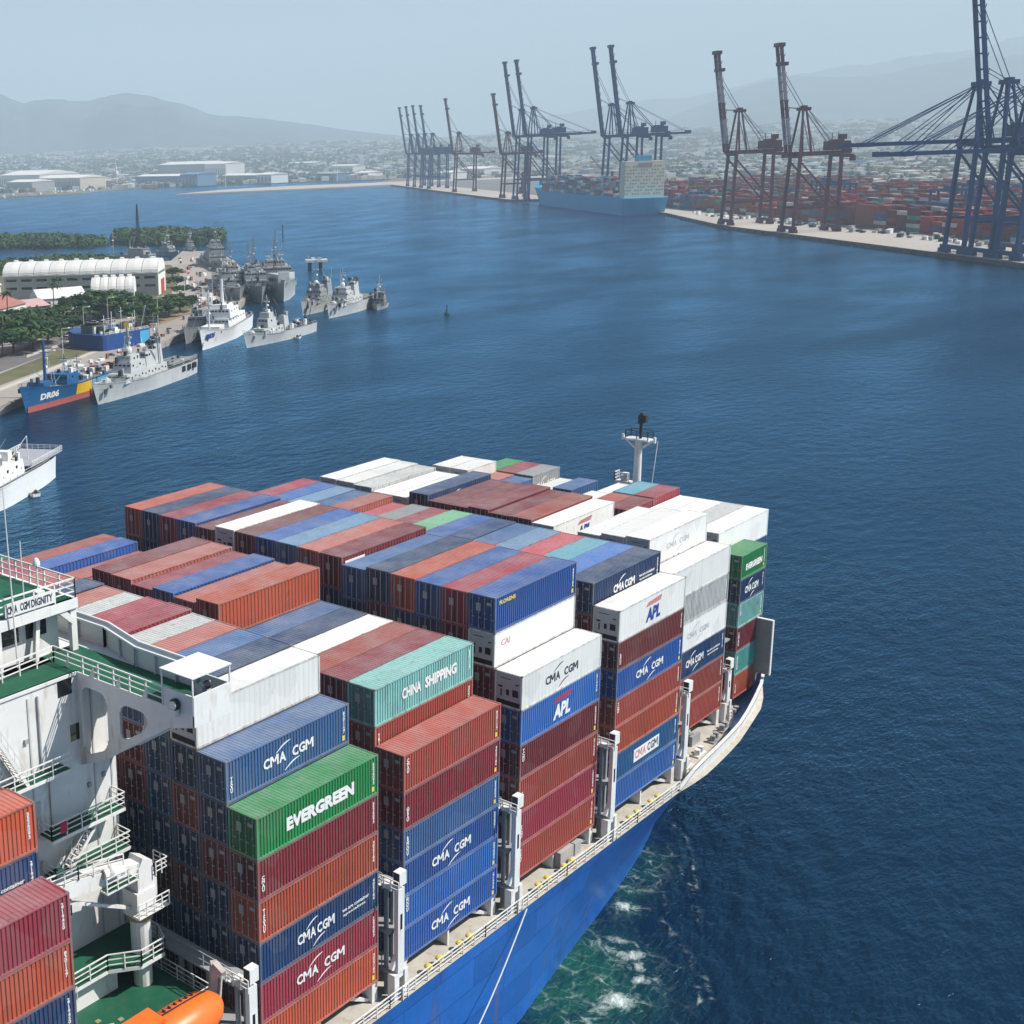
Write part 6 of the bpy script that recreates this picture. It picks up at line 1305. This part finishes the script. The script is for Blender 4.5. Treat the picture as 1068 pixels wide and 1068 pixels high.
# ------------------------------------------------------------------ far shore
FARLEAF = [mat('far_foliage', (0.03,0.05,0.025), .9), mat('far_foliage_dark', (0.02,0.035,0.02), .9), mat('far_foliage_dry', (0.06,0.065,0.04), .9)]
LAND = mat('far_land', (0.14, 0.13, 0.10), 0.95, var=0.3, scale=0.003, dirt=(0.22,0.2,0.16), dirtamt=0.6)
b = MB(); fp = [at(-500,214,1.5),at(0,206,1.5),at(60,203,1.5),at(120,198,1.5),at(140,196,1.5),at(200,192,1.5),at(300,190,1.5),at(410,187,1.5)]+[tq(2120,5,1.5), tq(2120,420,1.5), tq(-400,420,1.5), tq(-3500,420,1.5), Vector((21000,-9000,1.5)), Vector((21000,21000,1.5)), Vector((-9000,21000,1.5))]
b.prism([(p.x, p.y) for p in fp], -2, 1.8); b.build('ground', LAND, kind='structure')
b = MB(); pp = [at(183,202.5,2.5), at(300,197.5,2.5), at(419,192,2.5), at(419,189.5,2.5), at(300,194,2.5), at(230,198,2.5)]; b.prism([(p.x,p.y) for p in pp], -2, 2.6); b.build('breakwater_pier', mat('pier_stone', (.42,.38,.34), .9, var=.1, scale=.01), kind='structure')
TC = [mat('town_white', (.72,.71,.68), .8), mat('town_cream', (.58,.52,.42), .8), mat('town_grey', (.34,.34,.34), .8), mat('town_tile', (.32,.18,.14), .8), mat('town_blue', (.12,.22,.34), .7)]
def bld(name, label, cat, x0, x1, ybase, ytop, dep, wm, rm, group=None):
    a = at(x0, ybase, 2); b_ = at(x1, ybase, 2); L_ = (b_-a).length; h_ = max(4, pxh(a, ytop)-2); ang = math.atan2(b_.y-a.y, b_.x-a.x); o = thing(name, label, cat, group, loc=(a.x, a.y, 1.8), rz=ang)
    MB().box(0, L_, 0, dep, 0, h_).build('wall', wm, o); MB().prism([(-1,h_+.05),(dep/2,h_+dep*.09),(dep+1,h_+.05)], -1, L_+1, 'x').build('roof', rm, o)
    q = MB(); n = max(2, int(L_/14)); [q.box(L_*(i+.25)/n, L_*(i+.7)/n, -.1, .1, h_*.2, h_*.7) for i in range(n)]; q.build('openings', TC[2], o)
FB = [('wide white industrial hall at the left edge of the far shore',0,42,196,183,120,0,0),('grey-fronted shed with cream end on the far shore, left',8,34,200,190,60,2,0),('cream hall beside the fishing boats on the far shore',40,84,198,186,70,1,0),('low white hall right of the fishing boats',62,96,193,187,60,0,0),
 ('blue long shed on the far waterfront',142,188,193,184,50,4,0),('blue-grey shed end beside the long blue one',188,206,194,182,50,4,4),('large white hall with grey front behind the blue shed',165,214,186,172,90,2,0),('white end block of the large hall',214,236,186,171,60,0,0),
 ('white and grey warehouse on the far pier',232,268,190,183,45,2,0),('bright white block at the right end of the pier warehouse',268,283,191,182,45,0,0),('long cream hall roof far behind the pier',198,290,172,166,120,1,1),('white row of low halls at the foot of the left hill',80,126,172,169,60,0,0),
 ('pale long hall high behind the town',120,200,157,153,120,1,0),('small white hall right of the pier warehouse',300,328,178,170,40,0,0),('white building with grey sides near the first cranes',345,368,181,173,40,0,0),('low blue-grey shed near the far cranes',330,350,188,181,40,4,2),
 ('red-brown housing block in the far town',340,400,166,160,90,3,3),('white hall just left of the faint blue cranes',370,384,186,180,40,0,0),('pale hall between the two far halls',290,336,176,171,40,2,0),('white shed behind the faint cranes',480,505,183,176,50,0,0),('white shed below the red crane',455,470,187,180,40,0,0)]
for lab, x0, x1, yb, yt, dep, wi, ri in FB: bld('warehouse', lab, 'warehouse', x0, x1, yb, yt, dep, TC[wi], TC[ri], 'halls on the far shore')
for x, h_, lab in [(235.5,20,'white lamp mast at the left end of the far pier'),(352,16,'white lamp mast in the middle of the far pier'),(402,22,'tall white lamp mast near the faint blue cranes, left'),(408,22,'tall white lamp mast near the faint blue cranes, right')]:
    yb = 201-(x-183)*.045; p = at(x, yb-4, 2.5); o = thing('light_mast', lab, 'light mast', 'light masts on the far pier', loc=p); MB().cyl((0,0,0),(0,0,45 if h_ > 18 else 36),.6,.4,n=6).build('pole', WHITE2, o); MB().box(-1.5,1.5,-1.5,1.5,44.5 if h_ > 18 else 35.5,46.5 if h_ > 18 else 37.5).build('lamp_cluster', WHITE2, o)
for i in range(26):                                                # fishing boats at the far quay
    x = [2,9,16,24,33,44,52,58,63,67,70,74,78,82,85,88,91,94,98,102,112,118,124,130,136,192][i]; y = 206.5-x*.075+r2.uniform(-.3,.6); p = at(x, y, 0)
    o = thing('fishing_boat', 'small white fishing boat moored at the hazy far shore', 'boat', 'fishing boats at the far shore', loc=(p.x,p.y,0), rz=r2.uniform(0,6)); L_ = r2.uniform(14,26); h, d = hullmesh(L_, L_*.3, 2.5, 0, 4); h.build('hull', [TC[0],TC[0],TC[4]][i % 3], o); MB().box(-L_*.75,-L_*.4,-L_*.1,L_*.1,2.2,6).build('cabin', TC[0], o); MB().cyl((-L_*.5,0,5),(-L_*.5,0,L_*.7),.3,n=5).build('mast', TC[2], o)
p = at(122, 193, 2); o = thing('shipyard_crane', 'white crane with slanted jib on the far shore beside the blue shed', 'crane', loc=p); MB().cyl((0,0,0),(0,0,52),2.2,1.6).build('tower', TC[0], o); MB().beam((0,0,30),(-28,28,44),2).build('jib', TC[0], o); MB().box(-4,4,-4,4,28,36).build('cab', TC[0], o)
p = at(58, 181, 2); o = thing('water_tower', 'slim white tower standing before the left hill', 'tower', loc=p); MB().cyl((0,0,0),(0,0,56),5,3.5,n=12).build('shaft', TC[0], o); MB().dome((0,0,56),5,5,10,full=True).build('tank', TC[0], o)
# rising ground behind the harbour, the town and its trees: nobody could count them
from mathutils import noise as NZ
def gh(d): return 1.8+max(0.0, d-4300)*0.026
vs = []; NXf, NRf = 90, 20
for i in range(NXf+1):
    d = ray(-150+1400*i/NXf, 500); dh = Vector((d.x, d.y, 0)).normalized()
    for j in range(NRf+1): dist = 4250+(9000-4250)*j/NRf; p = Vector((CAM.x, CAM.y, 0))+dh*dist; vs.append((p.x, p.y, gh(dist)-0.2+max(0, dist-5200)*.006*NZ.noise(p/700)))
me = bpy.data.meshes.new('rising_ground'); me.from_pydata(vs, [], [(i*(NRf+1)+j, (i+1)*(NRf+1)+j, (i+1)*(NRf+1)+j+1, i*(NRf+1)+j+1) for i in range(NXf) for j in range(NRf)]); me.materials.append(LAND); obj('rising_ground', me, kind='structure')
q = MB(); g = MB(); r3 = random.Random(31)
for i in range(11000):
    x = r3.uniform(-60, 1130); d0_, d1_ = (3150 if x < 440 else 1500), 8900
    dist = 1/(1/d1_+(1/d0_-1/d1_)*r3.random()) if r3.random() < .75 else r3.uniform(3400, 7000)
    d = ray(x, 500); p = Vector((CAM.x, CAM.y, 0))+Vector((d.x, d.y, 0)).normalized()*dist
    fwd = p-Q0; nn = fwd.dot(Nq); tt_ = fwd.dot(Dq)
    if x < 440:
        if (p-CAM).length < (at(x, 203.5-x*.04, 1.5)-CAM).length+40: continue
        if tt_ < 2130 and nn > -30: continue
    elif nn < 440 and tt_ < 2130: continue
    if nn < 10 and tt_ < 1950 and x > 430: continue
    k = dist/3000; z_ = gh(dist); big = r3.random() < .06
    if r3.random() < .66:
        L_, Wd, h_ = r3.uniform(8, 26)*k*(3 if big else 1), r3.uniform(8, 18)*k*(1.6 if big else 1), r3.uniform(4, 9)*min(k, 1.5); mi = r3.choice([0,0,0,1,2,2,3,0,4]); a = 0.8; ca_, sa_ = math.cos(a), math.sin(a)
        c4 = [(p.x+ca_*u-sa_*v, p.y+sa_*u+ca_*v) for u, v in ((-L_/2,-Wd/2),(L_/2,-Wd/2),(L_/2,Wd/2),(-L_/2,Wd/2))]; q.prism(c4[::-1], z_-1, z_+h_, mi=mi)
    else:
        for l in range(4):
            c = p+Vector((r3.gauss(0,1), r3.gauss(0,1), 0))*9*k; g.dome((c.x, c.y, z_-1), r3.uniform(4,9)*k, r3.uniform(4,9)*k, r3.uniform(5, 12)*min(k, 1.7), n=6, k=2, mi=r3.randrange(3))
q.build('town', TC, kind='stuff'); g.build('tree_belt', FARLEAF, kind='stuff')

# ------------------------------------------------------------------ hills
from mathutils import noise as NZ
HM = mat('hill_forest', (0.035, 0.045, 0.055), 0.95, var=0.4, scale=0.004, dirt=(0.14,0.12,0.09), dirtamt=0.5)
def hills(name, sil, d0, d1, d2, seed, amp):
    vs = []; x0, x1 = sil[0][0], sil[-1][0]; NXh = int((x1-x0)/3); NR = 26
    for i in range(NXh+1):
        x = x0+(x1-x0)*i/NXh
        for a, c in zip(sil, sil[1:]):
            if x <= c[0]: y = a[1]+(c[1]-a[1])*(x-a[0])/(c[0]-a[0]); break
        d = ray(x, 500); dh = Vector((d.x, d.y, 0)).normalized(); pr = Vector((CAM.x, CAM.y, 0))+dh*d1; hr = pxh(pr, y)
        for j in range(NR+1):
            t = j/NR
            if t < .7: q = t/.7; dist = d0+(d1-d0)*q; hh = hr*(q**1.25)
            else: q = (t-.7)/.3; dist = d1+(d2-d1)*q; hh = hr*max(0.0, 1-q)**1.2
            p = Vector((CAM.x, CAM.y, 0))+dh*dist; nz_ = NZ.fractal(Vector((p.x/1500+seed, p.y/1500, seed)), 0.9, 2.0, 6)
            n2_ = abs(NZ.fractal(Vector((p.x/2600, p.y/2600+seed, 3.0)), 1.0, 2.0, 4)); en = math.sin(math.pi*min(1, q if t < .7 else 1-q))
            vs.append((p.x, p.y, max(-5, hh+hr*amp*(nz_*.5-n2_*.6)*(en if t < .7 else 1)*(1 if t > .02 else 0)+hr*.05*NZ.fractal(Vector((p.x/420, p.y/420, seed)), .9, 2.0, 4)*min(1, t*3))))
    fs = [(i*(NR+1)+j, (i+1)*(NR+1)+j, (i+1)*(NR+1)+j+1, i*(NR+1)+j+1) for i in range(NXh) for j in range(NR)]
    me = bpy.data.meshes.new(name); me.from_pydata(vs, [], fs); me.polygons.foreach_set('use_smooth', [True]*len(fs)); me.materials.append(HM); obj(name, me, kind='structure')
hills('hills', [(-120,88),(0,90),(14,93),(28,97),(50,107),(62,103),(75,100),(88,101),(100,104),(112,103),(135,98),(150,95),(160,96),(185,102),(205,109),(230,118),(265,121),(300,125),(330,130),(360,134),(420,142),(470,150),(520,156)], 8300, 11000, 13500, 4.0, .8)
hills('hills', [(560,152),(640,138),(700,115),(735,98),(778,82),(801,77),(840,79),(880,76),(915,70),(961,60),(1000,57),(1023,54),(1045,46),(1068,39),(1200,24)], 9000, 12300, 14300, 9.0, .35)
hills('hills', [(470,150),(560,120),(640,106),(700,100),(780,80),(850,66),(900,60),(960,52),(1010,40),(1068,28),(1200,20)], 14400, 15800, 17200, 13.0, .2)

# ------------------------------------------------------------------ haze
hz = MB(); hz.box(-400, 18500, -6000, 18500, -6, 1900)
hm = bpy.data.materials.new('haze'); hm.use_nodes = True; n = hm.node_tree; n.nodes.remove(n.nodes['Principled BSDF'])
pv = n.nodes.new('ShaderNodeVolumePrincipled'); pv.inputs['Color'].default_value = (0.70, 0.87, 1.0, 1); pv.inputs['Density'].default_value = 0.00014; pv.inputs['Anisotropy'].default_value = 0.0
n.links.new(pv.outputs[0], n.nodes['Material Output'].inputs['Volume']); hz.build('haze', hm, kind='stuff')
sc.cycles.volume_step_rate = 4; sc.cycles.volume_bounces = 1; sc.cycles.diffuse_bounces = 1
